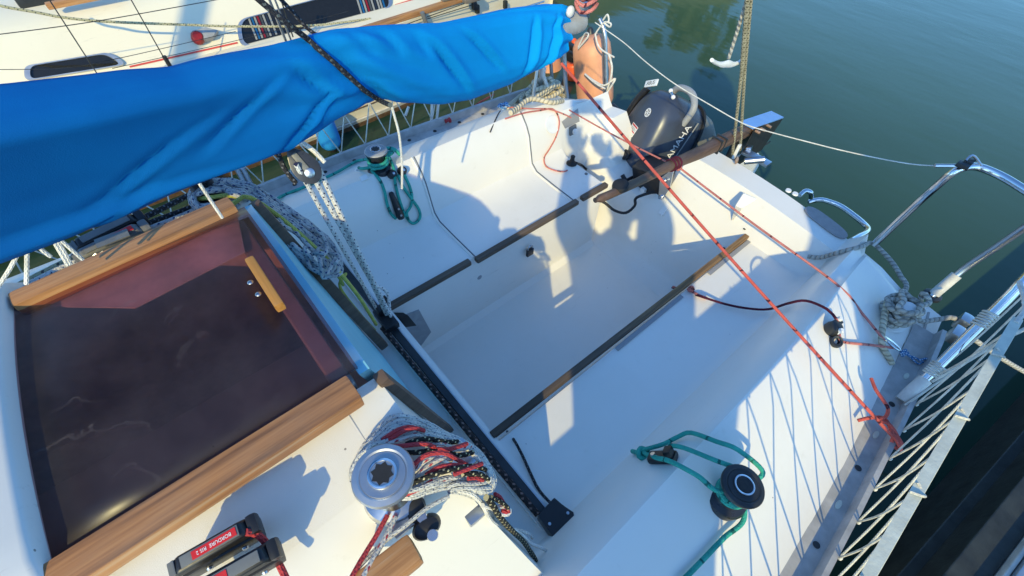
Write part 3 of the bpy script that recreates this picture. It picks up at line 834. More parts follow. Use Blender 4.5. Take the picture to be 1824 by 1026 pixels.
# ------------------------------------------------------------------ boom and sail cover
BN = V((1, .115, 0)).normalized(); B0 = V((0, -1.9, 0))
def BP(u, v, off=0.): return PLN(u, v, B0 + BN * off, BN)
def interp(tab, y):
    if y <= tab[0][0]: return tab[0][1]
    for (y0, z0), (y1, z1) in zip(tab, tab[1:]):
        if y <= y1: return lerp(z0, z1, (y - y0) / (y1 - y0))
    return tab[-1][1]
def poly_yz(px):
    t = sorted([(BP(*q).y, BP(*q).z) for q in px]); return t
TOPT = [(-3.0, 1.56), (-.6, 1.52)] + poly_yz([(-120, 167), (0, 151), (150, 136), (220, 127), (310, 121), (360, 107), (480, 82), (600, 52), (680, 45), (780, 41), (830, 31), (900, 20), (960, 15), (1002, 12), (1024, 20)])
BOTT = [(-3.0, 1.27), (-.6, 1.25)] + poly_yz([(-120, 492), (0, 462), (100, 424), (220, 378), (300, 340), (380, 308), (440, 284), (500, 258), (560, 225), (610, 195), (640, 180), (665, 178), (700, 182), (780, 184), (830, 178), (900, 152), (950, 124), (1000, 94), (1026, 62)])
TB, TT = BP(688, 186), BP(540, 62)
Y1 = 1.135
CREASES = [(.62, -.22, .55, .28, .012, .020), (.74, -.30, .62, .25, .010, .016), (.93, .10, .55, .35, .010, .018), (1.02, .14, .5, .40, .010, .020), (.40, -.16, .80, .16, .012, .012), (.47, -.13, .78, .15, .012, .012), (.55, -.1, .75, .15, .014, .010), (.12, .55, .55, .20, .012, .010), (.22, .45, .30, .20, .010, .014), (-.05, .7, .42, .22, .014, .009), (-.12, .6, .2, .14, .012, .007), (.27, -.18, .6, .2, .010, .014)]
def folds(y, a, h):
    """wrinkles: p runs round the section, drawn towards the lashing"""
    q = a / PI
    z = 0.
    # long drapes slanting down and aft
    s = noise.noise(V((y * 1.5 + q * 1.3, q * .9 - y * .6, 3.1))) * .030
    s += noise.noise(V((y * 3.4 + q * 2.6, q * 1.0 - y * .8, 7.7))) * .012
    for (cy, sl, cq, ln, wd, dp) in CREASES:      # single sharp creases: centre y, slope, centre q, half length, width, depth
        t = (q - cq); u = (y - cy - sl * t)
        if abs(t) < ln: s -= dp * (1 - (t / ln) ** 2) * math.exp(-(u / wd) ** 2)
        if abs(t) < ln: s += dp * .6 * (1 - (t / ln) ** 2) * math.exp(-((u - wd * 1.9) / (wd * 1.3)) ** 2)
    # gathers radiating from the lashing
    dy = y - lash(q)
    g = math.exp(-(dy / .17) ** 2)
    s += g * .006 * math.sin(q * 22 + dy * 34) * min(1, abs(dy) * 18)
    s -= math.exp(-(dy / .030) ** 2) * .024
    # gathers at the aft end
    e = math.exp(-((y - Y1) / .10) ** 2)
    s += e * .010 * math.sin(q * 26 + y * 30)
    return s
def lash(q): return lerp(TB.y, TT.y, min(1, max(0, q)))   # the black line crosses the port side on a slant
rows = []
ny, na = 300, 72
for i in range(ny + 1):
    y = lerp(-2.6, Y1, (i / ny) ** .62) if False else (-2.6 + (Y1 + 2.6) * (1 - (1 - i / ny) ** 1.5))
    zt_, zb_ = interp(TOPT, y), interp(BOTT, y)
    zc = (zt_ + zb_) / 2; h = (zt_ - zb_) / 2
    endf = 1 - .55 * sstep(Y1 - .10, Y1, y)
    w = lerp(.082, .062, sstep(-.4, .6, y)) * endf
    cx = -(y + 1.9) * .115
    ring_ = []
    for k in range(na):
        a = PI - 2 * PI * k / na                    # 0 = top ... going round
        sx = math.sin(a); cz = math.cos(a)
        s_ = (1 - cz) / 2
        pl = interp([(0, 0), (.03, .45), (.09, .85), (.16, 1.), (.42, .62), (.64, .30), (.82, .16), (.91, .36), (.97, .28), (1, 0)], s_)
        pr = interp([(0, 0), (.03, .28), (.1, .48), (.3, .76), (.5, .92), (.65, 1.), (.8, .88), (.92, .58), (.97, .35), (1, 0)], s_)
        px_ = BN * (math.copysign(1, sx) * w * lerp(pl, pr, sstep(-.15, .38, y)) * (0 if abs(sx) < 1e-6 else 1))
        ang = (PI - abs(a)) if sx > 0 else -(PI - abs(a)) # port side 0 at bottom .. PI at the top
        d = folds(y, ang, h)
        nrm = (BN * sx * h + V((0, 0, 1)) * cz * w)
        nrm.normalize()
        keep = 1 - .75 * abs(cz) ** 4
        p = V((cx, y, zc + cz * h)) + px_ + nrm * d * keep
        ring_.append(p)
    rows.append(ring_)
mb = MB().grid(rows, closed=True)
n = len(rows[0]); c = sum(rows[-1], V()) / n
mb.add([p for p in rows[-1]] + [c + V((0, .01, 0))], [[k, (k + 1) % n, n] for k in range(n)])
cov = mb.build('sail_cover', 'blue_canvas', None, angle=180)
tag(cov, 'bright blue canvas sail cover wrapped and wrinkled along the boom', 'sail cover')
def ontop(u, v, off):  # point on the cover's port side
    return V(COVT.ray_cast(CAM, ray(u, v).normalized())[0] or BP(u, v, .1)) + BN * off
COVT = tree_of(cov)
# lower hem with its overlap
def hem(pxs, wd):
    up = [ontop(u, v, .004) for u, v in pxs]; lo = [ontop(u, v + wd, .010) for u, v in pxs]
    return [[a, a.lerp(b, .5) + BN * .006, b] for a, b in zip(up, lo)]
# white shock-cord ties hanging under it
for pts in ([(697, 186), (702, 205), (711, 240), (716, 290), (716, 336)], [(352, 322), (372, 352), (396, 388)], [(30, 455), (18, 478), (-4, 512)], [(48, 448), (48, 475), (47, 506)], [(70, 440), (78, 448), (90, 457)], [(95, 428), (108, 450), (121, 472)], [(100, 426), (116, 452), (125, 470)], [(104, 424), (122, 440), (147, 462)]):
    MB().tube([BP(u, v, .02) for u, v in pts], .0032, 8, .02).build('cover_tie', 'white_rope', cov)
MB().sphere(ontop(1014, 20, .004), .014, n=12, sc=(.8, 1.1, 1.2)).build('knot', 'white_rope', cov)
rope('lashing_line', 'black_line', .0055, [ontop(690, 184, .010), ontop(672, 176, .006), ontop(645, 158, .005), ontop(620, 135, .005), ontop(590, 108, .005), ontop(560, 82, .005), ontop(545, 68, .008), BP(515, 44, .02), BP(455, -6, .0), BP(400, -60, 0)], 'black flecked line running up over the sail cover past its lashed waist')
rope('topping_line', 'dark_rope', .004, [BP(612, 70, -.03), BP(560, 60, -.05), BP(520, 20, -.06), BP(494, -8, -.06)], 'thin dark line rising behind the sail cover beside the steel stanchions')
boom = thing('boom', 'grey boom end poking out of the blue cover, pink line coiled on it', 'boom', BP(1040, 50))
A, Bq = BP(1046, 46), BP(300, 250)
d = (V((-.115 * (Y1 + 2.2), Y1, 1.205)) - V((.05, -2.4, 1.30)))
e0 = V((-.115 * (Y1 + 1.9), Y1 - .01, 1.178)); dirn = V((-.115, 1, -.03)).normalized()
MB().lathe([(0, -.02), (.026, -.02), (.028, .045), (.031, .05), (.031, .085), (.025, .092), (0, .092)], frame(e0, dirn), 20).build('end_cap', 'mid_grey_plastic', boom)
MB().box(e0 + dirn * .10 + V((0, 0, .03)), (.03, .03, .05), None, .006).box(e0 + dirn * .09 + V((.0, 0, .05)), (.05, .02, .015), None, .005).build('fitting', 'satin_steel', boom)
c0 = BP(1043, 14, .02)
rope('reefing_line', 'pink_rope', .0055, [c0 + V((.03 * math.sin(t * .9), .035 * math.cos(t * .9) * (1 + .15 * math.sin(t * 2.3)), .01 * math.sin(t * 1.7) + .0025 * t)) for t in range(26)], 'small coil of faded pink line on the boom end')
# ------------------------------------------------------------------ outboard, tilted up on the transom
MO = V((-.475, 1.91, .455)); MS = 1.05
ey = V((.05, .45, .89)).normalized(); ez = V((-.40, -.82, .40)); ez = (ez - ey * ez.dot(ey)).normalized(); ex = ey.cross(ez)
MM = Matrix(((ex.x, ey.x, ez.x, MO.x), (ex.y, ey.y, ez.y, MO.y), (ex.z, ey.z, ez.z, MO.z), (0, 0, 0, 1))) @ Matrix.Diagonal((MS * .95, MS * 1.06, MS, 1))
mot = thing('outboard_motor', 'dark navy outboard motor tilted up on the transom behind the tiller', 'outboard motor', MO)
def sup(w, l, z, n=40, e=.72, tap=0.):
    out = []
    for i in range(n):
        t = 2 * PI * i / n
        x = math.copysign(abs(math.cos(t)) ** e, math.cos(t)) * w; y = math.copysign(abs(math.sin(t)) ** e, math.sin(t)) * l
        x *= 1 - tap * (y / l) * .5
        out.append(MM @ V((x, y, z)))
    return out
def shell(rings_, name, mat, parent, cap=True, closed=True):
    mb = MB().grid(rings_, closed=True)
    for r_, s in ((rings_[0], 0), (rings_[-1], 1)):
        c = sum(r_, V()) / len(r_); mb.add(list(r_) + [c], [[k, (k + 1) % len(r_), len(r_)] for k in range(len(r_))])
    return mb.build(name, mat, parent, angle=45)
# cowl: z runs towards its (now forward facing) top
cr = [(.150, .190, -.25), (.156, .197, -.19), (.157, .198, -.10), (.150, .190, -.045), (.138, .176, -.015), (.115, .150, .004), (.075, .10, .014), (.03, .04, .017)]
cowl = shell([sup(w_, l_, z_, tap=.22) for w_, l_, z_ in cr], 'cowl', 'motor_navy', mot)
shell([sup(w_, l_, z_, tap=.22) for w_, l_, z_ in [(.160, .202, -.262), (.160, .202, -.248)]], 'cowl_seal', 'black_rubber', mot)
shell([sup(w_, l_, z_, tap=.15) for w_, l_, z_ in [(.10, .12, -.45), (.135, .17, -.36), (.148, .188, -.262)]], 'lower_cowl', 'grey_plastic', mot)
def on_top(x, y): # z on the domed top
    best = 0
    for (w0, l0, z0), (w1, l1, z1) in zip(cr, cr[1:]):
        r0 = max(abs(x) / w0, abs(y) / l0)
    return .012 - .10 * max(0, (x * x / .0225 + y * y / .036) - .25) ** 2 * .4
def MF(x, y, z, nx=0, ny=0, rot=0.):
    T = MM @ Matrix.Translation((x, y, z)) @ Matrix.Rotation(nx, 4, 'Y') @ Matrix.Rotation(ny, 4, 'X') @ Matrix.Rotation(rot, 4, 'Z'); return T
# round emblem: a ring crossed by three bars
M = MF(.026, .085, .0158)
em = MB().lathe([(.0165, 0), (.0165, .0012), (.0200, .0012), (.0200, 0)], M, 28)
for k_ in range(3): em.box((0, 0, .0006), (.0030, .034, .0012), M @ Matrix.Rotation(k_ * PI / 3, 4, 'Z'))
for k_ in range(6): em.box((0, .0125, .0006), (.010, .0022, .0012), M @ Matrix.Rotation(k_ * PI / 3 + PI / 6, 4, 'Z') if False else M @ Matrix.Rotation(k_ * PI / 3, 4, 'Z'))
em.build('emblem', 'white_lettering', cowl)
M = MF(-.004, -.012, .0188, 0, 0, -.1)
stk = MB().box((0, 0, 0), (.058, .050, .0012), M).build('warning_sticker', 'white_plastic', cowl)
MB().box((0, .019, .001), (.052, .006, .0006), M).build('red_band', 'red_label', stk)
MB().box((0, -.006, .001), (.052, .004, .0006), M).build('red_band', 'red_label', stk)
for yy in (.008, .002, -.014, -.019): MB().box((0, yy, .0009), (.046, .0012, .0005), M).build('text_line', 'grey_plastic', stk)
# side lettering, running aft along the port flank
M = MM @ Matrix.Translation((.158, -.005, -.155)) @ Matrix.Rotation(PI / 2, 4, 'Z') @ Matrix.Rotation(PI / 2, 4, 'X')
text('lettering', 'YAMAHA', M @ Matrix.Translation((.030, .012, 0)), .047, 'white_lettering', cowl, .0012)
em = MB().lathe([(.0165, 0), (.0165, .0016), (.0205, .0016), (.0205, 0)], M @ Matrix.Translation((-.135, .010, 0)), 24)
for k_ in range(3): em.box((0, 0, .0006), (.003, .034, .0016), M @ Matrix.Translation((-.135, .010, 0)) @ Matrix.Rotation(k_ * PI / 3, 4, 'Z'))
em.build('emblem', 'mid_grey_plastic', cowl)
MB().box((.02, -.026, .0), (.26, .006, .002), M).build('side_stripe', 'mid_grey_plastic', cowl)
# handle hoop at the aft end, lock bar along the starboard edge with its white tag
def mp(*p): return MM @ V(p)
MB().tube([mp(.125, .11, -.13), mp(.140, .185, -.12), mp(.10, .228, -.11), mp(.04, .236, -.10), mp(-.02, .22, -.10), mp(-.05, .18, -.11)], .017, 10, .02).build('carry_handle', 'mid_grey_plastic', mot)
lk = MB().tube([mp(-.165, -.20, -.06), mp(-.168, -.06, -.035), mp(-.152, .08, -.02), mp(-.118, .165, -.02)], .019, 10, .02).build('lock_bar', 'black_plastic', mot)
tg = MB().box((0, 0, 0), (.085, .030, .008), MF(-.085, .188, .004, 0, 0, .42), .004).build('lock_tag', 'white_plastic', lk)
text('lettering', 'ABUS', MF(-.085, .188, .0086, 0, 0, .42), .024, 'grey_plastic', tg, .0005)
for x_, y_ in ((.045, .205), (.085, .19)):
    MB().sphere(mp(x_, y_, -.02), .011, n=10).build('bolt', 'white_plastic', mot)
MB().tube([mp(.04, .205, -.02), mp(.09, .188, -.02)], .006, 8, smooth=False).build('latch', 'satin_steel', mot)
# tiller arm end, clamp bracket, thumbscrew
g0 = YP(1112, 275, 1.80); gd = (CAM - g0).normalized() * .6 + V((-.3, -.4, .25))
MB().lathe([(.0, -.16), (.022, -.16), (.024, -.02), (.027, -.01), (.027, 0), (.018, .006), (.016, .0), (0, .0)], frame(g0, gd), 22).build('twist_grip', 'black_rubber', mot)
MB().tube([g0 - gd.normalized() * .1, mp(-.12, -.17, -.16)], .018, 10, smooth=False).build('steering_arm', 'black_plastic', mot)
MB().tube([YP(1090, 190, 1.98), YP(1105, 205, 1.94), mp(-.15, -.02, -.10)], .022, 10, smooth=False).build('lock_arm', 'black_plastic', mot)
MB().box(YP(1092, 196, 1.97), (.02, .01, .05), None, .004).build('padlock_body', 'white_plastic', mot)
br = MB().hull([YP(1125, 296, 1.74), YP(1186, 318, 1.70), YP(1184, 346, 1.70), YP(1150, 376, 1.72), YP(1130, 352, 1.74)], [p + V((-.01, .14, .02)) for p in (YP(1125, 296, 1.74), YP(1186, 318, 1.70), YP(1184, 346, 1.70), YP(1150, 376, 1.72), YP(1130, 352, 1.74))]).build('clamp_bracket', 'black_plastic', mot, bevel=.006)
MB().hull([YP(1175, 318, 1.69), YP(1200, 300, 1.69), YP(1192, 335, 1.68), YP(1180, 356, 1.68), YP(1172, 352, 1.68)], [p + V((0, .012, 0)) for p in (YP(1175, 318, 1.69), YP(1200, 300, 1.69), YP(1192, 335, 1.68), YP(1180, 356, 1.68), YP(1172, 352, 1.68))]).build('clamp_plate', 'satin_steel', mot, bevel=.003)
for q in ((1177, 351), (1183, 322)): MB().lathe([(0, .012), (.008, .012), (.012, .004), (.012, 0)], frame(YP(*q, 1.68), (.1, -1, .3)), 12).build('bolt', 'chrome', mot)
q = YP(1114, 322, 1.70)
MB().tube([q + V((-.028, 0, .02)), q, q + V((.028, 0, -.012))], .011, 8, smooth=False).lathe([(0, -.06), (.008, -.06), (.008, .01), (.012, .012), (0, .016)], frame(q, (0, -1, .1)), 12).build('clamp_screw', 'black_plastic', mot)
MB().lathe([(0, .01), (.022, .008), (.024, 0), (.008, -.004), (.008, -.03)], frame(YP(1113, 333, 1.69), (0, -.9, .5)), 16).build('clamp_screw', 'black_plastic', mot)
# fuel line looping to the seat locker
rope('fuel_line', 'black_rubber', .007, [YP(1170, 340, 1.72), Z(1134, 352, .33), Z(1131, 366, .27), Z(1115, 379, .25), Z(1095, 375, .27), Z(1078, 362, .30), Z(1060, 352, .32)], 'black fuel hose looping from the outboard to the seat locker', 'hose')

# ------------------------------------------------------------------ rudder with its wooden tiller
rud = thing('rudder', 'lifting rudder with blue-capped head, white stock and worn wooden tiller', 'rudder', (0, 2.1, .4))
TP = [XP(1060, 357, 0), XP(1090, 345, 0), XP(1140, 322, 0), XP(1200, 292, 0), XP(1250, 270, 0), XP(1295, 248, 0), XP(1348, 224, 0)]
def tr_(t): return lerp(.019, .030, min(1, t * 1.7)) if t < .82 else .030
mb = MB(); rws = []
P = catmull(TP, .02); m_ = len(P)
for i, p in enumerate(P):
    t = i / (m_ - 1); d = (P[min(m_ - 1, i + 1)] - P[max(0, i - 1)]).normalized(); s_ = d.cross(V((0, 0, 1))).normalized(); u_ = s_.cross(d)
    hw = lerp(.015, .024, sstep(0, .75, t)) * (1 if t > .02 else .6); hh = lerp(.014, .028, sstep(.2, .85, t)) * (1 if t > .02 else .6)
    if t > .9: hh = .028; hw = .021
    e = lerp(1.0, .55, sstep(.1, .7, t))
    rws.append([p + s_ * math.copysign(abs(math.cos(a)) ** e, math.cos(a)) * hw + u_ * math.copysign(abs(math.sin(a)) ** e, math.sin(a)) * hh for a in [2 * PI * k_ / 20 for k_ in range(20)]])
mb.grid(rws, closed=True); mb.add(rws[0], [list(range(20))]); mb.add(rws[-1], [list(range(20))])
til = mb.build('tiller', 'tiller_wood', rud, angle=50)
for t in (.695, .73):
    i = int(t * (m_ - 1)); p = P[i]; d = (P[i + 1] - P[i]).normalized()
    M = frame(p, d, (0, 0, 1))
    MB().box((0, 0, 0), (.074, .062, .009), M @ Matrix.Diagonal((.84, .84, 1, 1)), .003).build('binding', 'dark_metal', til)
for k_ in range(3):
    i = int((.40 + .018 * k_) * (m_ - 1)); p = P[i]; d = (P[i + 1] - P[i]).normalized()
    MB().lathe([(.0215, -.004), (.026, -.002), (.026, .002), (.0215, .004)], frame(p, d), 18).build('lashing', 'maroon_rope', til)
MB().lathe([(.0, .006), (.028, .006), (.030, .0), (.030, -.008)], frame(P[int(.13 * m_)] + V((-.004, 0, .018)), (-.1, -.2, 1)), 20).build('pad', 'black_rubber', til)
# rudder head: two dark cheek plates and a blue cap strip
hx0 = .032
A_, B_, C_, D_ = XP(1330, 222, 0), XP(1385, 203, 0), XP(1372, 232, 0), XP(1338, 262, 0)
cap = [V((x_, y_, z_)) for x_, (y_, z_) in ((-.034, (A_.y, A_.z)), (.034, (A_.y, A_.z)), (.034, (B_.y, B_.z)), (-.034, (B_.y, B_.z)))]
MB().hull(cap, [p + V((0, .0, -.006)) for p in cap]).build('cap_strip', 'blue_metal', rud)
for s_ in (-1, 1):
    q_ = [V((s_ * .034, A_.y + .03, A_.z - .008)), V((s_ * .034, B_.y, B_.z - .008)), V((s_ * .034, B_.y - .06, B_.z - .16)), V((s_ * .034, A_.y + .02, A_.z - .22))]
    ch = MB().hull(q_, [p + V((-s_ * .005, 0, 0)) for p in q_]).build('cheek_plate', 'dark_metal', rud)
    if s_ > 0:
        for (u, v) in ((1348, 232), (1357, 228), (1368, 222)):
            MB().lathe([(0, .022), (.006, .022), (.0065, 0), (.0065, -.05)], frame(XP(u - 2, v + 1, .034), (1, 0, 0)), 12).build('bolt', 'copper', ch)
q_ = [(.026, 2.30, .42), (.026, 2.06, .46), (.026, 1.99, .36), (.026, 2.03, -.3), (.026, 2.36, -.4), (.026, 2.40, .30)]
MB().hull(q_, [(-x_, y_, z_) for x_, y_, z_ in q_]).build('stock', 'white_paint', rud, bevel=.008)
for z_ in (.40, .12):
    MB().box((0, 1.985, z_), (.10, .12, .018), None, .004).build('pintle', 'aluminium', rud)
MB().tube([XP(1372, 252, .03), XP(1330, 280, .03)], .003, 6, smooth=False).build('uphaul', 'black_rubber', rud)
# backstay tackle: chain plate, blocks and rope going up
bs = thing('backstay_tackle', 'pair of olive ropes rising from the steel backstay plate on the transom', 'tackle', (.03, 1.95, .55))
bp = XP(1312, 285, .03)
MB().box(S(1345, 285, .012, .55), (.13, .045, .014), None, .004).build('chain_plate', 'satin_steel', bs)
q = S(1340, 292, .02, .55)
MB().lathe([(0, -.04), (.015, -.04), (.015, .04), (0, .04)], frame(q, (.5, .4, .2)), 14).build('cam_block', 'satin_steel', bs)
MB().lathe([(.006, -.01), (.017, -.01), (.017, .01), (.006, .01)], frame(S(1331, 272, .02, .55), (1, .3, .3)), 16).build('sheave', 'chrome', bs)
MB().lathe([(0, -.006), (.010, -.006), (.018, 0), (.010, .006), (0, .006)], frame(S(1309, 292, .02, .55), (1, .3, .3)), 16).build('rope_end', 'copper', bs)
bb = MB().box(XP(1312, 270, .03), (.012, .016, .075), None, .004).build('block_strap', 'white_plastic', bs)
bk = XP(1333, -6, .0); bl = bp
for a, b, r_ in (((1304, 282), (1322, 120), .006), ((1322, 120), (1332, -8), .0075), ((1318, 272), (1327, 120), .006), ((1327, 120), (1338, -8), .006)):
    MB().tube([XP(*a, .02), XP(*b, .02)], r_, 8, smooth=False).build('fall', 'backstay_rope', bs)
hk = thing('pull_handle', 'white plastic pull handle hanging on a twisted line beside the backstay', 'handle', XP(1296, 108, .0))
rws = []
for i in range(13):
    t = i / 12; u = lerp(1268, 1322, t); v = 107 + 9 * math.sin(PI * t) ** .7 - 2.5 * math.exp(-((t - .5) / .10) ** 2)
    hgt = 3.2 + 3.4 * math.exp(-((t - .5) / .2) ** 2)
    c_ = XP(u, v, 0.); r_ = hgt / 817 * 2.0 * .75
    rws.append([c_ + V((math.cos(a) * .007, math.sin(a) * r_ * .3, math.sin(a) * r_)) for a in [2 * PI * k_ / 12 for k_ in range(12)]])
mb = MB().grid(rws, closed=True); mb.add(rws[0], [list(range(12))]); mb.add(rws[-1], [list(range(12))]); mb.build('grip', 'white_plastic', hk)
MB().tube([XP(1298, 104, 0), XP(1312, 60, .0), XP(1331, -4, .01)], .0055, 8).build('line', 'mooring_rope_grey', hk)
# ------------------------------------------------------------------ winches
def winch(base, axis, prof, r_top, mats, socket=.2):
    """prof: list of (radius, height) for the drum; returns the winch part"""
    M = frame(base, axis)
    o = MB().lathe(prof, M, 40).build('winch', mats[0], boat, angle=35)
    z = prof[-1][1]
    MB().lathe([(r_top * .98, z - .003), (r_top, z), (r_top * .96, z + .004), (r_top * .80, z + .006), (r_top * .76, z + .005), (r_top * .73, z + .004), (r_top * .71, z + .0052), (r_top * .48, z + .0055), (r_top * .46, z + .009), (r_top * .40, z + .009), (0, z + .0088)], M, 40).build('winch_top', mats[1], o, angle=35)
    MB().lathe([(r_top * .47, z + .0055), (r_top * .465, z + .0105), (r_top * .43, z + .0112), (r_top * .39, z + .0105), (r_top * .385, z + .0092)], M, 32).build('socket_ring', 'chrome', o)
    star = []
    for i in range(16):
        a = 2 * PI * i / 16; rr = r_top * (.37 if i % 2 == 0 else .28); star.append((rr * math.cos(a), rr * math.sin(a)))
    MB().prism(star, .0012, M @ Matrix.Translation((0, 0, z + .0086))).build('handle_socket', 'black_rubber', o, smooth=False)
    return o
def wprof(r, h): return [(r * 1.05, -.015), (r * 1.08, .004), (r * 1.0, .014), (r * .70, .02), (r * .58, h * .35), (r * .56, h * .7), (r * .66, h * .85), (r * .98, h * .93), (r, h)]
w1 = winch(V((.446, .004, 1.005)), (0, 0, 1), wprof(.0455, .098), .0455, ('satin_steel', 'aluminium'))
w1['label'] = 'polished silver winch on the cabin top, wrapped in coiled lines'
p_, n_ = SN(1292, 884)
w2 = winch(p_ - V((0, 0, .004)), V((.02, .02, 1)), wprof(.050, .098), .050, ('winch_black', 'dark_metal'))
w2['label'] = 'black sheet winch on the sunlit coaming'
w3 = winch(V((-.445, .015, 1.0)), (-.05, 0, 1), wprof(.047, .082), .047, ('winch_black', 'winch_black'))
w3['label'] = 'black winch at the cabin edge half buried in grey coils'
p_, n_ = SN(676, 300)
w4 = winch(p_ - V((0, 0, .006)), V((-.02, .02, 1)), wprof(.044, .085), .044, ('winch_black', 'mid_grey_plastic'))
w4['label'] = 'black sheet winch on the shaded coaming'

# ------------------------------------------------------------------ rope clutches
def clutch(M, mats, parent, labels, flip):
    """local x along the rope, y across, z up: body, cheek, lever with a raised label field"""
    body = MB().box((0, 0, .022), (.125, .034, .044), M, .006).build('rope_clutch', mats[0], parent)
    L_ = .135
    lv = MB().hull([M @ V(p) for p in ((-.072, -.015, .048), (.066, -.015, .048), (.060, .015, .048), (-.066, .015, .048))],
                   [M @ V(p) for p in ((-.060, -.011, .064), (.050, -.011, .068), (.046, .011, .068), (-.056, .011, .064))]).build('lever', mats[1], body, bevel=.004)
    MB().box((-.062, 0, .052), (.022, .022, .012), M, .003).box((-.062, 0, .060), (.004, .020, .006), M, .001).build('cam_frame', mats[2], body)
    MB().box((.064, 0, .050), (.018, .030, .024), M, .007).build('hinge', mats[0], body)
    fld = MB().box((.0, 0, .0675), (.094, .016, .0025), M @ Matrix.Rotation(-.035, 4, 'Y'), .001).build('label_field', mats[2], body)
    for i, (x0, ln, txt) in enumerate(labels):
        T = M @ Matrix.Rotation(-.035, 4, 'Y') @ Matrix.Translation((x0, 0, .0692))
        MB().box((0, 0, 0), (ln, .0115, .0012), T).build('label_tape', 'red_label', fld)
        if txt: text('lettering', txt, T @ Matrix.Translation((0, 0, .0008)) @ Matrix.Rotation(PI if flip else 0, 4, 'Z'), .0072, 'white_lettering', fld, .0003, sx=1.1)
    for x_ in (-.03, .03):
        MB().lathe([(0, .003), (.005, .003), (.006, 0)], M @ Matrix.Translation((x_, -.017, .02)) @ Matrix.Rotation(PI / 2, 4, 'X'), 10).build('pin', 'satin_steel', body)
    return body
def mframe(a, b, up):
    a, b = V(a), V(b); x = (b - a).normalized(); z = V(up); z = (z - x * z.dot(x)).normalized(); y = z.cross(x); o = (a + b) / 2
    return Matrix(((x.x, y.x, z.x, o.x), (x.y, y.y, z.y, o.y), (x.z, y.z, z.z, o.z), (0, 0, 0, 1)))
zz = 1.105
ca, cb = Z(322, 1002, zz), Z(428, 942, zz)
M = mframe(ca, cb, (.12, -.25, 1)); dz = Matrix.Diagonal((.76, .92, .9, 1)) @ Matrix.Translation((0, 0, -.0675))
c1 = clutch(M @ dz, ('black_plastic', 'black_plastic', 'grey_plastic'), boat, [(.008, .072, 'BORDURE  RIS 2')], True)
c1['label'] = 'black rope clutch with a long red label'
ca, cb = Z(358, 1048, zz), Z(464, 988, zz)
M = mframe(ca, cb, (.12, -.25, 1))
c2 = clutch(M @ dz, ('black_plastic', 'black_plastic', 'grey_plastic'), boat, [(-.024, .040, 'RIS 1')], True)
c2['label'] = 'black rope clutch with a short red label'
zz = 1.075
ca, cb = Z(158, 442, zz), Z(232, 408, zz)
dz = Matrix.Translation((0, 0, -.0675))
M = mframe(ca, cb, (.45, -.15, 1))
c3 = clutch(M @ dz, ('grey_plastic', 'grey_plastic', 'grey_plastic'), boat, [(.014, .066, 'HALE BAS')], False)
c3['label'] = 'grey rope clutch with a red label beside the teak rail'
ca, cb = Z(150, 424, zz), Z(226, 389, zz)
M = mframe(ca, cb, (.45, -.15, 1))
c4 = clutch(M @ dz, ('black_plastic', 'black_plastic', 'grey_plastic'), boat, [], False)
MB().box(Z(200, 424, 1.078), (.03, .06, .003), None).build('side_label', 'grey_plastic', c3)
M = frame(Z(168, 458, 1.052), (.75, -.2, .6))
MB().lathe([(0, .010), (.011, .010), (.014, .006), (.022, .005), (.024, 0)], M, 20).build('pivot_bolt', 'satin_steel', c3)
MB().hull([Z(148, 452, 1.05), Z(236, 418, 1.05), Z(244, 438, 1.05), Z(156, 474, 1.05)], [p - V((.03, 0, .05)) for p in (Z(148, 452, 1.05), Z(236, 418, 1.05), Z(244, 438, 1.05), Z(156, 474, 1.05))]).build('side_cheek', 'grey_plastic', c3, bevel=.003)
# wooden grab rail end on the cabin top
bar('grab_rail', 'rail_teak', Z(742, 976, 1.02), Z(640, 1056, 1.02), .045, .04, boat, bev=.010)
# fairleads and blocks
def fairlead(q, off=.004, r=.015, mat='black_plastic', h=.018, name='bullet_block'):
    p, n = SN(*q)
    M = frame(p, n)
    o = MB().lathe([(r, 0), (r * 1.02, h * .5), (r * .7, h), (0, h * 1.05)], M, 18).build(name, mat, boat)
    MB().lathe([(0, h * 1.2), (r * .28, h * 1.18), (r * .32, h)], M, 10).build('rivet', 'satin_steel', o)
    return o
for q in ((697, 311), (715, 305)): fairlead(q, r=.018, h=.03, name='sheet_lead')
def oval_pad(q, r, h, rot, cap=.5):
    M = frame(Z(*q, 1.0), (.35, -.1, 1)) @ Matrix.Rotation(rot, 4, 'Z') @ Matrix.Diagonal((1, 1.45, 1, 1))
    o = MB().lathe([(r, -.012), (r * 1.02, h * .4), (r * .85, h * .9), (r * .5, h), (0, h)], M, 24).build('deck_organiser', 'black_plastic', boat)
    M2 = frame(Z(*q, 1.0) + V((.02, .0, h)), (.35, -.1, 1))
    MB().lathe([(0, .003), (r * .5, .003), (r * .56, 0), (r * .56, -.01)], M2 @ Matrix.Translation((0, 0, .0)), 20).build('screw_cap', 'chrome', o)
    return o
oval_pad((742, 908), .015, .022, .9); oval_pad((760, 938), .016, .022, -.1)
MB().box(Z(722, 926, 1.01), (.03, .05, .008), Matrix(), .002).build('organiser_plate', 'aluminium', boat)
for q in ((818, 796), (826, 812), (832, 824)):
    MB().box(Z(*q, 1.0), (.02, .028, .012), None, .004).build('line_guide', 'satin_steel', boat)
MB().box(Z(848, 916, .90), (.022, .04, .02), None, .005).build('line_guide', 'satin_steel', boat)
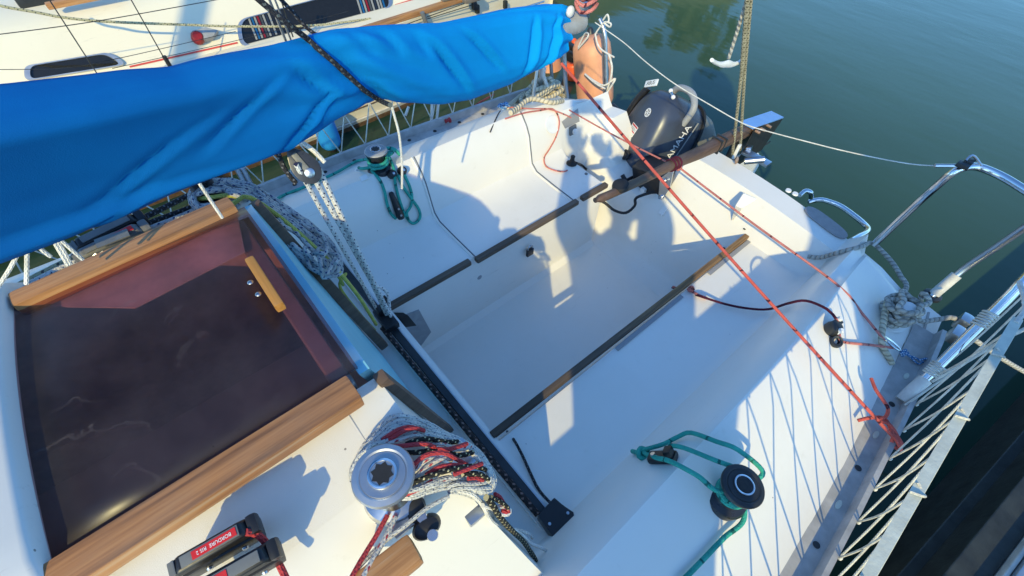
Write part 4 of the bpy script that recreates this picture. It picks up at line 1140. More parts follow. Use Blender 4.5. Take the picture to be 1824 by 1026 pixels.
# clam cleat (black wedge with two screws) on the starboard backrest
a, b = S(694, 342, .012), S(712, 388, .016)
p_, n_ = SN(704, 365)
d = (b - a).normalized(); sd_ = n_.cross(d).normalized()
mb = MB(); rr_ = []
for t, w_ in ((0, .006), (.05, .010), (.5, .014), (.85, .017), (.97, .013), (1, .006)):
    c_ = a.lerp(b, t); rr_.append([c_ + sd_ * w_ * math.cos(k_ * PI / 6) + n_ * (.014 if w_ > .008 else .008) * max(-.4, math.sin(k_ * PI / 6)) for k_ in range(12)])
mb.grid(rr_, closed=True); mb.add(rr_[0], [list(range(12))]); mb.add(rr_[-1], [list(range(12))])
cl = mb.build('clam_cleat', 'black_plastic', boat)
for t in (.58, .82): MB().lathe([(0, .003), (.0042, .003), (.005, 0)], frame(a.lerp(b, t) + n_ * .013, n_), 10).build('screw', 'satin_steel', cl)
# white plastic pads on the coaming
for q in ((640, 302), (648, 318)):
    p_, n_ = SN(*q); MB().box((0, 0, .004), (.02, .03, .008), frame(p_, n_), .003).build('plastic_pad', 'white_plastic', boat)
# jib lead block on the port side with cheek
p_, n_ = SN(1183, 820)
M = frame(p_, n_, (1, .3, 0))
lb = MB().box((0, 0, .010), (.075, .035, .018), M, .008).box((.022, 0, .024), (.022, .028, .026), M, .008).build('sheet_lead', 'black_plastic', boat)
for dx in (-.02, .015): MB().lathe([(0, .026), (.006, .026), (.007, .018)], M @ Matrix.Translation((dx, -.004, 0)), 12).build('rivet', 'satin_steel', lb)
# cam cleat and bullseye on the port side deck
p_, n_ = SN(1478, 588)
M = frame(p_, n_, (.3, 1, 0))
cc = MB().lathe([(.022, -.002), (.024, .012), (.020, .030), (.012, .034), (0, .034)], M, 24).box((.016, .012, .022), (.03, .02, .02), M, .006).build('cam_cleat', 'dark_metal', boat)
for q in ((.022, .018), (-.004, -.014)): MB().lathe([(0, .040), (.006, .040), (.008, .034), (.008, .02)], M @ Matrix.Translation((q[0], q[1], 0)), 14).build('cap', 'white_plastic', cc)
p_, n_ = SN(1486, 608)
MB().lathe([(.009, .0), (.019, .002), (.021, .010), (.016, .018), (.009, .016)], frame(p_, (.3, -.5, 1)), 22).build('bullseye', 'dark_metal', boat)
# starboard quarter: grey panel, round plate, vent, black knob, toggles
p_, n_ = SN(1018, 217)
d_ = (S(1028, 196) - S(1012, 236)).normalized()
def uvquad(c4, n=8, off=.002):
    return [[S(*(lerp(lerp(c4[0][k], c4[1][k], i / n), lerp(c4[3][k], c4[2][k], i / n), j / n) for k in (0, 1)), off=off) for j in range(n + 1)] for i in range(n + 1)]
MB().grid(uvquad([(1000, 217), (1029, 193), (1032, 216), (1006, 229)])).build('grey_panel', 'grey_gelcoat', boat)
p_, n_ = SN(1019, 231); M = frame(p_, n_, (1, 0, 0))
vt = MB().box((0, 0, .005), (.045, .045, .010), M, .004).build('vent', 'grey_plastic', boat)
MB().lathe([(.014, .010), (.014, .020), (.010, .022), (0, .020)], M @ Matrix.Translation((.008, .006, 0)), 18).build('vent_nozzle', 'white_plastic', vt)
p_, n_ = SN(984, 222)
MB().lathe([(.0, .001), (.036, .001), (.037, .0025), (.041, .0025), (.042, 0)], frame(p_, n_), 32).build('inspection_port', 'white_plastic', boat)
p_, n_ = SN(1018, 292)
kb = MB().lathe([(.026, 0), (.027, .006), (.014, .012), (.010, .03), (.012, .042), (.008, .046), (0, .046)], frame(p_, V((-.05, .1, 1))), 22).build('filler_knob', 'black_rubber', boat)
MB().tube([S(1026, 292, .006), S(1036, 294, .007), S(1044, 300, .006), S(1046, 302, .004)], .006, 8, .01).build('strap', 'black_rubber', kb)
MB().lathe([(0, .004), (.007, .004), (.008, 0)], frame(*SN(1044, 310)), 12).build('drain', 'grey_plastic', boat)
for q in ((1326, 408), (1290, 442)): MB().lathe([(0, .003), (.005, .003), (.006, 0)], frame(S(*q, .0), (0, 0, 1)), 8).build('screw', 'dark_metal', boat)
# padlock on the locker hasp
pl = thing('padlock', 'small black padlock hanging on the seat locker hasp', 'padlock', XP(943, 442, -.30))
pq = XP(942, 444, -.300)
MB().box(pq + V((.008, 0, -.012)), (.014, .036, .040), None, .004).build('body', 'black_plastic', pl)
MB().tube([pq + V((.008, -.012, .006)), pq + V((.008, -.012, .022)), pq + V((.008, 0, .030)), pq + V((.008, .012, .022)), pq + V((.008, .012, .006))], .0035, 8, .005).build('shackle', 'satin_steel', pl)

# ------------------------------------------------------------------ port quarter: bollard, fairlead, pushpit
p_, n_ = SN(1588, 572)
M = frame(p_ - V((0, 0, .004)), (.05, -.05, 1))
MB().lathe([(.045, 0), (.045, .012), (.026, .016), (.024, .075), (.028, .085), (.024, .092), (0, .094)], M, 28).build('mooring_bollard', 'white_plastic', boat)
fq = S(1690, 580, .0, .52)
MB().box(fq + V((.02, .03, .02)), (.035, .05, .05), None, .012).box(fq + V((.02, -.05, .02)), (.028, .06, .045), None, .01).build('mooring_fairlead', 'satin_steel', boat)
# grey patches of bare deck round the fairlead
def deckpatch(pts, mat, off=.0022):
    P = [S(*q, off=off) for q in pts]
    return MB().hull(P, [p - V((0, 0, .003)) for p in P])
deckpatch([(1652, 556), (1672, 560), (1660, 600), (1618, 690), (1606, 690), (1640, 600)], 'x').build('worn_patch', 'grey_patch', boat, smooth=False)
BASES = [Z(1556, 432, .56), Z(1664, 524, .53), Z(1612, 706, .53)]
for (a, b) in ((0, 0),):
    pass
pp = [Z(1556, 436, .54), Z(1630, 366, .73), Z(1668, 332, .83), Z(1692, 311, .885), Z(1712, 300, .91), Z(1740, 297, .92), Z(1780, 312, .92), Z(1824, 338, .92), Z(1890, 382, .915), Z(1960, 460, .91), Z(1965, 560, .91)]
pu = MB().tube(pp, .0125, 14, .012).build('pushpit_rail', 'chrome', boat)
s1 = MB().tube([Z(1660, 527, .53), Z(1716, 480, .64), Z(1775, 440, .76), Z(1830, 402, .87), Z(1850, 388, .91)], .011, 12, .03).build('pushpit_leg', 'satin_steel', boat)
MB().tube([Z(1664, 524, .535), Z(1704, 490, .615)], .017, 14, smooth=False).build('leg_socket', 'dirty_white', s1)
MB().lathe([(0, .003), (.026, .003), (.030, 0), (.030, -.01)], frame(Z(1662, 525, .532), (0, 0, 1)), 22).build('base_plate', 'dark_metal', s1)
s2 = MB().tube([Z(1616, 704, .53), Z(1668, 655, .615), Z(1730, 594, .71), Z(1790, 536, .80), Z(1834, 490, .87), Z(1900, 430, .93)], .0145, 14, .02).build('pushpit_leg', 'chrome', boat)
MB().tube([Z(1606, 714, .53), Z(1648, 676, .585)], .019, 12, smooth=False).build('leg_socket', 'dirty_white', s2)
# cap and hook at the wire end
MB().box(Z(1716, 294, .93), (.035, .03, .014), None, .004).box(Z(1728, 288, .935), (.02, .035, .012), None, .004).build('shackle', 'dark_metal', pu)
MB().tube([Z(1720, 286, .94), Z(1728, 278, .95), Z(1736, 279, .95), Z(1748, 295, .93)], .004, 8, .01).build('hook', 'satin_steel', pu)
# starboard pushpit legs seen under the cover
sp = MB().tube([Z(1010, 173, .53), XP(1007, 140, -.775), XP(1005, 100, -.79), XP(1003, 60, -.80)], .011, 12, .05).build('pushpit_leg', 'satin_steel', boat)
for a, b in (((962, 176), (965, 100)), ((985, 168), (979, 80)), ((948, 182), (958, 120))):
    MB().tube([S(*a, .0, .52), XP(b[0], b[1], S(*a, .0, .52).x - .02)], .009, 10, smooth=False).build('stanchion', 'satin_steel', boat)
for a, b in (((768, 226), (770, 176)), ((777, 224), (782, 172)), ((722, 206), (728, 190))):
    MB().tube([S(*a, .0, .52), XP(b[0], b[1], S(*a, .0, .52).x - .01)], .007, 10, smooth=False).build('stanchion', 'dirty_white', boat)
for a, b in (((438, 332), (421, 299)), ((448, 330), (432, 299))):
    MB().tube([XP(*a, -1.06), XP(*b, -1.05)], .010, 10, smooth=False).build('stanchion', 'satin_steel', boat)
# mast, out of the frame, casts its shadow over the neighbour
MB().tube([(0, -2.75, .9), (0, -2.75, 7.2)], lambda t: .055, 20, smooth=False).build('mast', 'aluminium', boat)
# ------------------------------------------------------------------ guard net, webbing guard line, stern wire
def edge(s, y): return V((s * (hb(y, s) + .002), y, .548))
def gl(s, y): return V((s * 1.03, y, .93))
strap = thing('webbing_strap', 'pale flat webbing guard line running along the port side', 'strap', (1.03, .6, .93))
rws = []
wd = V((.985, 0, .17)).normalized()
for i in range(60):
    y = lerp(-.6, 1.36, i / 59); w_ = .0095 * (1 + .05 * noise.noise(V((y * 9, 0, 0)))); tw = noise.noise(V((y * 3, 4, 0))) * .12
    d_ = (wd + V((0, 0, tw))).normalized()
    c_ = gl(1, y)
    rws.append([c_ - d_ * w_, c_ + d_ * w_, c_ + d_ * w_ + V((-.0015, 0, .002)), c_ - d_ * w_ + V((-.0015, 0, .002))])
MB().grid(rws, closed=True).build('band', 'webbing', strap, angle=30)
MB().tube([gl(1, 1.34), gl(1, 1.42) + V((0, 0, .0)), V((1.02, 1.62, .86))], .006, 8, .02).build('lanyard', 'white_rope', strap)
def net(s, y0, y1, label):
    o = thing('guard_net', label, 'net', (s * 1.05, (y0 + y1) / 2, .55))
    stp = .23; n_ = int((y1 - y0) / stp)
    for ph in (0, 1):
        pts = []
        for i in range(n_ + 1):
            y = y0 + stp * i
            a = edge(s, y + ph * stp * .5) + V((s * .006, 0, 0)); b = gl(s, y + stp * (.95 if ph else .45) + random.uniform(-.015, .015)) + V((s * -.002, 0, -.005))
            pts += [a, b]
        mb = MB()
        for a, b in zip(pts, pts[1:]):
            m_ = (a + b) / 2 + V((s * .005, random.uniform(-.006, .006), -.005)); mb.tube([a, m_, b], .0024 if s > 0 else .0026, 7, .05)
        mb.build('cord', 'net_cord', o)
    for i in range(n_ + 1):
        y = y0 + stp * i
        for h_ in (0, .5): MB().sphere(edge(s, y + h_ * stp) + V((s * .007, 0, .004)), .0048, n=8, sc=(1, 1.5, 1.2)).build('knot', 'net_cord', o)
        b = gl(s, y + stp * .45)
        MB().tube([b + V((-.012, -.016, .006)), b + V((.008, -.006, .008)), b + V((.010, .006, -.002)), b + V((-.008, .014, .004))], .0028, 6, .01).build('knot', 'net_cord', o)
    if s < 0:
        MB().tube([gl(s, y0 - .2), gl(s, y1 + .2)], .004, 8, smooth=False).build('guard_wire', 'satin_steel', o)
    return o
net(1, -.05, 1.40, 'zigzag cord netting between the port toe rail and the webbing strap')
net(-1, -.7, 1.5, 'zigzag cord netting along the shaded starboard side below the sail cover')
# spare net cords tied to the steel leg
rope('netting_tail', 'net_cord', .0036, [Z(1612, 722, .545), Z(1700, 660, .62), Z(1760, 620, .68), Z(1830, 585, .74)], 'loose net cord stretched aft from the toe rail past the chrome leg', 'cord')
rope('netting_tail', 'net_cord', .0036, [Z(1660, 680, .60), Z(1730, 640, .70), Z(1796, 600, .78), Z(1832, 582, .80)], 'net cord knotted half way up the chrome leg', 'cord')
MB().build if False else None
ld = (Z(1790, 536, .80) - Z(1616, 704, .53)).normalized(); l1 = ld.orthogonal().normalized(); l2 = ld.cross(l1)
def whip(q, n, r, pitch): return [q + l1 * (r * math.cos(t * .9)) + l2 * (r * math.sin(t * .9)) + ld * (pitch * t) for t in range(n)]
rope('whipping', 'net_cord', .0034, whip(Z(1655, 668, .592), 40, .018, .0011), 'whipped cord turns around the foot of the chrome leg', 'cord', res=.006)
rope('whipping', 'net_cord', .0034, whip(Z(1742, 582, .728), 44, .018, .0012), 'whipped cord turns high up on the chrome leg', 'cord', res=.006)
rope('stern_wire', 'white_rope', .0019, [Z(1060, 40, 1.0), Z(1110, 75, .97), Z(1150, 110, .95), Z(1200, 148, .93), Z(1260, 184, .91), Z(1312, 214, .895), Z(1340, 226, .89), Z(1390, 240, .885), Z(1440, 253, .88), Z(1500, 268, .88), Z(1580, 285, .89), Z(1640, 294, .90), Z(1700, 295, .92)], 'thin white line stretched right across the stern above the rudder', 'line', n=8)
MB().tube([Z(1665, 295, .912), Z(1706, 295, .922)], .006, 8, smooth=False).build('swaged_end', 'satin_steel', pu)
# mooring line from the bollard out to the pontoon
coil = thing('mooring_rope', 'weathered grey twisted mooring rope heaped around the port bollard', 'rope', p_ if False else S(1588, 572, 0))
c0 = S(1588, 566, 0)
pts = [S(1440, 456, .010), S(1462, 458, .009), S(1500, 452, .009), S(1530, 440, .010), S(1546, 436, .012), S(1560, 444, .012), S(1585, 470, .011), S(1600, 495, .012), S(1610, 520, .015)]
ra = random.Random(3)
for i in range(54):
    a = i * .66 - 2.2; rr = .036 + .012 * math.sin(i * 1.7) + ra.uniform(-.010, .012)
    pts.append(c0 + V((math.cos(a) * rr * 1.0, math.sin(a) * rr * 1.25 - .004, .016 + .0016 * i + ra.uniform(-.007, .007))))
pts += [S(1625, 578, .03), S(1660, 575, .02), S(1690, 574, .025, .52), Z(1720, 592, .50), Z(1760, 622, .44), Z(1800, 648, .36), Z(1850, 676, .28), Z(1930, 720, .22)]
MB().tube(pts, .0085, 10, .012).build('strand', 'mooring_rope_grey', coil)
MB().tube([c0 + V((-.045, -.01, .05)), S(1557, 600, .022), S(1566, 620, .012), S(1580, 640, .008), S(1586, 648, .004)], .0095, 10, .012).build('strand', 'mooring_rope', coil)
MB().tube([c0 + V((-.04, .0, .03)), c0 + V((-.04, .02, .05)), c0 + V((-.02, .04, .07)), c0 + V((.02, .035, .075)), c0 + V((.035, .0, .07)), c0 + V((.015, -.035, .07)), c0 + V((-.02, -.04, .06)), c0 + V((-.042, -.02, .04))], .0080, 10, .01).build('strand', 'mooring_rope', coil)
# ------------------------------------------------------------------ pontoon on the port side
pn = thing('pontoon', 'grey pontoon with dark rubbing timber, aluminium edge beam and worn planks', 'pontoon', (2.1, 1, -.1))
pd = (V((1.51, 1.80, 0)) - V((1.42, 1.13, 0))).normalized(); pn_ = V((pd.y, -pd.x, 0))
P0 = V((1.405, 1.0, 0))
def pont(o_, l_, z_): p = P0 + pn_ * o_ + pd * l_; return V((p.x, p.y, z_))
def pbar(name, mat, o0, o1, z0, z1, parent=pn, l0=-4, l1=7, bev=.004):
    q = [pont(o0, l0, z0), pont(o1, l0, z0), pont(o1, l0, z1), pont(o0, l0, z1)]
    return MB().hull(q, [p + pd * (l1 - l0) for p in q]).build(name, mat, parent, bevel=bev, smooth=False)
pbar('skirt', 'wet_timber', .01, .06, -.35, .02)
pbar('rubbing_timber', 'wet_timber', .045, .135, -.30, .155)
pbar('steel_lip', 'dirty_white', .137, .150, .05, .185)
pbar('edge_beam', 'aluminium', .152, .225, .06, .20)
pbar('dark_channel', 'black_rubber', .226, .262, .06, .165)
pbar('edge_plate', 'mid_grey_plastic', .264, .34, .06, .20)
for i in range(7):
    pbar('plank', 'plank_wood', .345 + i * .145, .345 + i * .145 + .138, .15, .195 + .001 * (i % 2))
# ------------------------------------------------------------------ cockpit and deck ropes
RA = random.Random(11)
def zz6(pts, x0=600, y0=730, k=6.): return [(x0 + p[0] / k, y0 + p[1] / k) + tuple(p[2:]) for p in pts]
def blend(A, B, t):
    """morph between two px polylines of different length"""
    def samp(P, s):
        L = [0]
        for a, b in zip(P, P[1:]): L.append(L[-1] + math.hypot(b[0] - a[0], b[1] - a[1]))
        d = s * L[-1]
        for i in range(len(P) - 1):
            if d <= L[i + 1]:
                q = (d - L[i]) / max(1e-6, L[i + 1] - L[i]); return tuple(lerp(P[i][k_], P[i + 1][k_], q) for k_ in range(3))
        return P[-1]
    out = []
    for i in range(30):
        s = i / 29; a, b = samp(A, s), samp(B, s); out.append(tuple(lerp(a[k_], b[k_], t) for k_ in range(3)))
    return out
def jit(P, px, z): return [(p[0] + RA.uniform(-px, px), p[1] + RA.uniform(-px, px), p[2] + RA.uniform(-z, z)) for p in P]

# --- white, red and black tails hung in loops round the silver winch
hang = 'rope tails looped round the silver winch'
wc = tag(MB().build('x', 'white_rope') if False else D.objects.new('rope_coil', None), 'thick hank of white blue-flecked rope looped round the silver winch', 'rope coil', hang)
COL.objects.link(wc); wc.location = V((.45, 0, 1.03))
OUT = zz6([(560, 960, 1.03), (400, 985, 1.03), (250, 930, 1.03), (165, 800, 1.03), (170, 600, 1.03), (260, 420, 1.035), (400, 250, 1.04), (540, 80, 1.045), (640, 45, 1.05), (780, 60, 1.045), (950, 130, 1.02), (1150, 230, .99), (1400, 350, .97), (1560, 480, .96), (1640, 600, .95), (1690, 720, .945), (1700, 850, .94), (1620, 910, .95), (1450, 880, .97), (1250, 830, 1.0), (1000, 880, 1.02), (780, 950, 1.03)])
INN = zz6([(560, 900, 1.06), (420, 930, 1.06), (280, 880, 1.06), (200, 780, 1.06), (200, 620, 1.06), (270, 480, 1.06), (420, 370, 1.06), (560, 260, 1.065), (680, 190, 1.065), (800, 215, 1.06), (900, 260, 1.05), (1080, 290, 1.03), (1290, 340, 1.01), (1480, 500, 1.0), (1580, 640, .99), (1625, 740, .985), (1600, 775, .985), (1500, 760, .99), (1330, 725, 1.01), (1180, 715, 1.03), (1000, 790, 1.05), (760, 870, 1.06)])
n_ = 8
for i in range(n_):
    t = (i + .5) / n_
    P = jit(blend(OUT, INN, t), 1.8, .007)
    P = [(p[0], p[1], p[2] + (.008 if i % 2 else 0)) for p in P]
    MB().tube(ZL(P), .0038, 8, .012, closed=True).build('loop', 'white_blue_rope', wc)
for pts in ([(600, 790, 1.07), (330, 430, 1.075), (480, 350, 1.075), (700, 275, 1.07), (860, 225, 1.065), (960, 250, 1.05), (1090, 290, 1.03), (1200, 320, 1.02)],
            [(340, 420, 1.07), (520, 370, 1.075), (700, 310, 1.075), (830, 270, 1.07), (900, 285, 1.06), (930, 310, 1.05)],
            [(740, 790, 1.06), (830, 680, 1.065), (900, 580, 1.07), (1000, 520, 1.07), (1090, 515, 1.06), (1060, 540, 1.05)],
            [(760, 810, 1.06), (860, 720, 1.065), (980, 600, 1.07), (1100, 530, 1.07), (1180, 515, 1.06), (1220, 545, 1.05)],
            [(900, 750, 1.055), (1000, 680, 1.06), (1100, 650, 1.06), (1250, 610, 1.05), (1400, 600, 1.03)],
            [(960, 360, 1.05), (1100, 360, 1.05), (1200, 395, 1.04), (1240, 440, 1.03), (1350, 420, 1.02), (1430, 385, 1.01)],
            [(1180, 830, 1.03), (1280, 790, 1.03), (1450, 790, 1.01), (1590, 775, .99)],
            [(1210, 860, 1.02), (1320, 830, 1.02), (1480, 840, 1.0), (1640, 830, .975)],
            [(560, 940, 1.04), (700, 930, 1.045), (900, 850, 1.05), (1100, 770, 1.045), (1260, 715, 1.03), (1330, 710, 1.02)]):
    MB().tube(ZL(jit(zz6(pts), .4, .002)), .0037, 8, .012).build('loop', 'white_blue_rope' if len(pts) != 6 else 'white_red_rope', wc)
# tails going down over the bulkhead
MB().tube(ZL(zz6([(1200, 875, 1.02), (1290, 880, 1.0), (1420, 920, .96), (1560, 990, .92), (1640, 1080, .88), (1700, 1180, .84), (1800, 1260, .78), (1950, 1290, .70), (2060, 1330, .62), (2090, 1370, .56)])), .0037, 8, .012).build('tail', 'white_blue_rope', wc)
MB().tube(ZL([(808, 872, 1.01), (840, 880, .98), (860, 900, .93), (873, 925, .88), (890, 938, .82), (915, 945, .74), (935, 958, .66), (945, 968, .60), (968, 978, .54), (990, 992, .50), (1008, 1012, .46), (1022, 1040, .44)]), .0041, 8, .012).build('tail', 'white_rope', wc)
MB().tube(ZL([(860, 900, .95), (878, 905, .91), (898, 902, .88), (908, 908, .87), (905, 916, .87), (890, 915, .88), (872, 902, .90)]), .0037, 8, .01).build('tail', 'white_rope', wc)
rc = D.objects.new('rope_coil', None); COL.objects.link(rc); rc.location = V((.45, .03, 1.03)); tag(rc, 'dull red rope strands fanned out among the white loops by the silver winch', 'rope coil', hang)
for pts in ([(470, 330, 1.07), (560, 270, 1.078), (660, 210, 1.082), (760, 185, 1.08), (820, 190, 1.07)],
            [(560, 320, 1.075), (650, 265, 1.08), (740, 215, 1.085), (840, 195, 1.08), (930, 225, 1.06)],
            [(540, 410, 1.08), (620, 390, 1.085), (760, 380, 1.085), (900, 365, 1.085), (990, 375, 1.075), (1060, 415, 1.06), (1110, 445, 1.05)],
            [(1080, 415, 1.07), (1180, 425, 1.065), (1280, 400, 1.055), (1390, 362, 1.035)],
            [(700, 760, 1.07), (760, 650, 1.078), (840, 570, 1.085), (940, 490, 1.088), (1060, 460, 1.085), (1180, 470, 1.075), (1280, 530, 1.055), (1390, 585, 1.03)],
            [(290, 945, 1.045), (400, 975, 1.045), (520, 965, 1.05), (660, 930, 1.055), (800, 880, 1.06), (940, 810, 1.06), (1020, 760, 1.055)],
            [(960, 690, 1.06), (1040, 640, 1.07), (1140, 600, 1.07), (1260, 590, 1.06), (1340, 600, 1.05)],
            [(1250, 690, 1.06), (1350, 650, 1.055), (1460, 610, 1.045), (1550, 575, 1.03)],
            [(1400, 735, 1.03), (1490, 725, 1.02), (1560, 750, 1.0)],
            [(1690, 900, .93), (1740, 930, .91), (1790, 1010, .89), (1840, 1090, .875), (1760, 1080, .88)]):
    MB().tube(ZL(zz6(pts)), .0037, 8, .012).build('strand', 'red_rope', rc)
kc = D.objects.new('rope_coil', None); COL.objects.link(kc); kc.location = V((.47, .06, 1.03)); tag(kc, 'black yellow-flecked rope weaving through the hank and trailing down the bulkhead', 'rope coil', hang)
for pts in ([(640, 465, 1.07), (740, 460, 1.072), (860, 455, 1.072), (980, 440, 1.07), (1060, 445, 1.06)],
            [(740, 370, 1.07), (820, 335, 1.072), (920, 315, 1.07), (1020, 315, 1.06), (1160, 345, 1.045), (1290, 340, 1.02)],
            [(1200, 460, 1.05), (1280, 485, 1.045), (1370, 480, 1.035), (1450, 455, 1.02)],
            [(600, 900, 1.055), (700, 840, 1.065), (840, 770, 1.072), (1000, 705, 1.075), (1180, 650, 1.07), (1330, 615, 1.055), (1450, 600, 1.04), (1590, 640, 1.01)],
            [(1340, 690, 1.045), (1450, 680, 1.035), (1540, 690, 1.02), (1620, 745, 1.0)],
            [(1640, 930, .95), (1720, 970, .92), (1790, 1010, .90), (1830, 1050, .885)]):
    MB().tube(ZL(zz6(pts)), .0041, 9, .012).build('strand', 'black_fleck_rope', kc)
MB().tube(ZL([(866, 886, .96), (878, 900, .93), (886, 915, .89), (900, 932, .83), (915, 948, .76), (930, 962, .69), (943, 980, .61), (954, 998, .54), (960, 1018, .49), (966, 1040, .47)]), .0056, 9, .012).build('tail', 'black_fleck_rope', kc)
# halyards coming aft to the winch
rope('halyard', 'red_rope', .0038, ZL([(690, 918, 1.03), (668, 958, 1.035), (642, 1000, 1.04), (620, 1040, 1.045)]), 'dark red halyard running forward from the silver winch')
rope('halyard', 'white_red_rope', .0041, ZL([(704, 920, 1.03), (690, 952, 1.032), (668, 990, 1.035), (640, 1040, 1.04)]), 'white halyard with red flecks beside the dark red one')
rope('halyard', 'white_blue_rope', .0034, ZL([(800, 884, 1.02), (760, 905, 1.028), (720, 938, 1.03), (680, 968, 1.03), (630, 1020, 1.035)]), 'thin white line crossing the halyards between the black organiser pads')
rope('clutch_line', 'red_rope', .0048, ZL([(438, 948, 1.10), (458, 952, 1.085), (478, 972, 1.06), (494, 998, 1.045), (512, 1036, 1.04)]), 'pinkish red line leaving the black rope clutch')

# --- grey-blue coil on the starboard side
gc = D.objects.new('rope_coil', None); COL.objects.link(gc); gc.location = V((-.42, .1, 1.0)); tag(gc, 'long grey-blue flecked rope coil slung from the dark winch down the bulkhead', 'rope coil')
GO = [(350, 374, 1.00), (336, 354, 1.01), (342, 335, 1.02), (368, 322, 1.03), (414, 320, 1.02), (458, 334, .99), (500, 360, .95), (542, 388, .91), (574, 414, .88), (600, 444, .85), (610, 474, .83), (604, 494, .82), (584, 494, .84), (550, 480, .87), (514, 450, .91), (474, 412, .95), (442, 384, .98), (408, 370, 1.00), (378, 376, 1.0)]
GI = [(356, 368, 1.04), (346, 352, 1.05), (352, 344, 1.055), (375, 340, 1.06), (412, 344, 1.05), (448, 360, 1.02), (482, 386, .99), (514, 410, .96), (546, 436, .92), (570, 460, .89), (580, 476, .87), (574, 482, .87), (552, 462, .90), (520, 434, .94), (486, 404, .98), (450, 374, 1.01), (414, 360, 1.04), (384, 364, 1.05)]
for i in range(15):
    P = jit(blend(GO, GI, (i + .5) / 15), 2.6, .011)
    MB().tube(ZL(P), .0055, 8, .014, closed=True).build('loop', 'grey_blue_rope', gc)
for i in range(3):
    c_ = (574 + RA.uniform(-14, 10), 450 + RA.uniform(-14, 16)); P = []
    for k_ in range(7):
        a = k_ * .95 + i; P.append((c_[0] + math.cos(a) * RA.uniform(10, 26), c_[1] + math.sin(a) * RA.uniform(12, 34), .90 + RA.uniform(-.02, .03)))
    MB().tube(ZL(P), .0052, 8, .012).build('loop', 'grey_blue_rope', gc)
MB().tube(ZL([(400, 376, 1.04), (425, 356, 1.06), (446, 352, 1.05), (500, 388, .98), (560, 440, .91), (600, 480, .84), (640, 530, .68), (670, 578, .50)]), .0055, 8, .014).build('strand', 'yellow_rope', gc)
MB().tube(ZL([(566, 470, .86), (600, 490, .80), (612, 508, .76), (606, 498, .78), (616, 488, .78), (606, 512, .74), (642, 560, .58), (668, 588, .48)]), .0045, 8, .012).build('strand', 'yellow_rope', gc)
MB().tube(ZL([(342, 356, 1.03), (372, 352, 1.05), (404, 348, 1.05), (430, 352, 1.04)]), .0052, 8, .014).build('strand', 'yellow_rope', gc)
# lines running forward along the starboard cabin edge
for pts, m_, r_, lb in (([(352, 372, 1.02), (300, 394, 1.03), (262, 408, 1.04), (236, 414, 1.06)], 'grey_blue_rope', .0055, 'grey-blue line between the grey clutch and the dark winch'),
                       ([(360, 362, 1.01), (300, 384, 1.02), (246, 404, 1.05)], 'dark_rope', .006, 'black line beside the grey-blue one leading to the dark winch'),
                       ([(352, 340, .98), (300, 366, .99), (240, 396, 1.02)], 'dark_rope', .007, 'outer black line at the dark cabin edge'),
                       ([(152, 470, 1.06), (100, 494, 1.06), (40, 522, 1.06), (-30, 556, 1.06)], 'white_red_rope', .009, 'white line with red and blue flecks alongside the starboard teak rail'),
                       ([(150, 462, 1.05), (96, 486, 1.05), (30, 520, 1.05), (-30, 552, 1.05)], 'white_blue_rope', .008, 'white blue-flecked line outside the red-flecked one'),
                       ([(150, 450, 1.03), (90, 480, 1.03), (0, 526, 1.03)], 'lazy_rope', .007, 'tan line outermost at the starboard cabin edge')):
    rope('control_line', m_, r_, ZL(pts), lb)

# --- mainsheet: upper block and four falls to the traveller car
ms = thing('mainsheet', 'white blue-flecked mainsheet falls between the boom block and the traveller', 'mainsheet', (-.25, .25, .5))
carp = V((-.255, .29, .478))
bkp = PLN(546, 300, B0, BN)
for (u, v), dx, r_ in (((527, 292), V((-.028, -.015, 0)), .0055), ((568, 300), V((.012, .0, 0)), .0062), ((560, 318), V((-.008, .012, 0)), .0062), ((575, 316), V((.028, .008, 0)), .0058)):
    a = PLN(u, v, B0 + BN * .01, BN); MB().tube([a, a.lerp(carp + dx, .5) + V((0, 0, -.004)), carp + dx], r_, 8, .05).build('fall', 'mainsheet_rope', ms)
MB().tube([carp + V((.02, .01, .0)), carp + V((-.01, .03, .08)), carp + V((-.03, .0, .12)), carp + V((-.05, .02, .05))], .0055, 8, .01).build('tail', 'mainsheet_rope', ms)
blk = thing('mainsheet_block', 'black teardrop pulley block hanging from the boom by a shackle', 'block', bkp)
M = frame(bkp, V((.72, -.2, .45)), (0, .35, -1))
tear = [(.036 * math.cos(a) * (1.0 if math.cos(a) > 0 else 1.6), .029 * math.sin(a) * (1 if math.cos(a) > 0 else 1 - .55 * math.cos(a) ** 2)) for a in [2 * PI * i / 36 for i in range(36)]]
for z_ in (.011, -.017):
    ck = MB().prism(tear, .006, M @ Matrix.Translation((0, 0, z_)), .002).build('cheek', 'winch_black' if z_ > 0 else 'black_plastic', blk, angle=30)
MB().lathe([(.010, -.009), (.026, -.011), (.022, 0), (.026, .009), (.010, .009)], M @ Matrix.Translation((.006, 0, 0)), 24).build('sheave', 'white_plastic', blk)
MB().box((-.012, 0, .018), (.058, .014, .003), M, .004).build('strap', 'grey_plastic', blk)
MB().lathe([(.0, .022), (.006, .022), (.011, .0195), (.011, .017)], M @ Matrix.Translation((.010, 0, 0)), 18).build('pin', 'satin_steel', blk)
sh = [M @ V(p) for p in ((-.058, -.010, .0), (-.080, -.013, 0), (-.094, -.008, 0), (-.097, 0, 0), (-.094, .008, 0), (-.080, .013, 0), (-.058, .010, 0))]
MB().tube(sh, .0042, 8, .006).build('shackle', 'satin_steel', blk)
MB().tube([M @ V((-.092, 0, .0)), M @ V((-.115, .004, 0)), PLN(524, 256, B0, BN)], .008, 8, .01).build('webbing', 'black_rubber', blk)
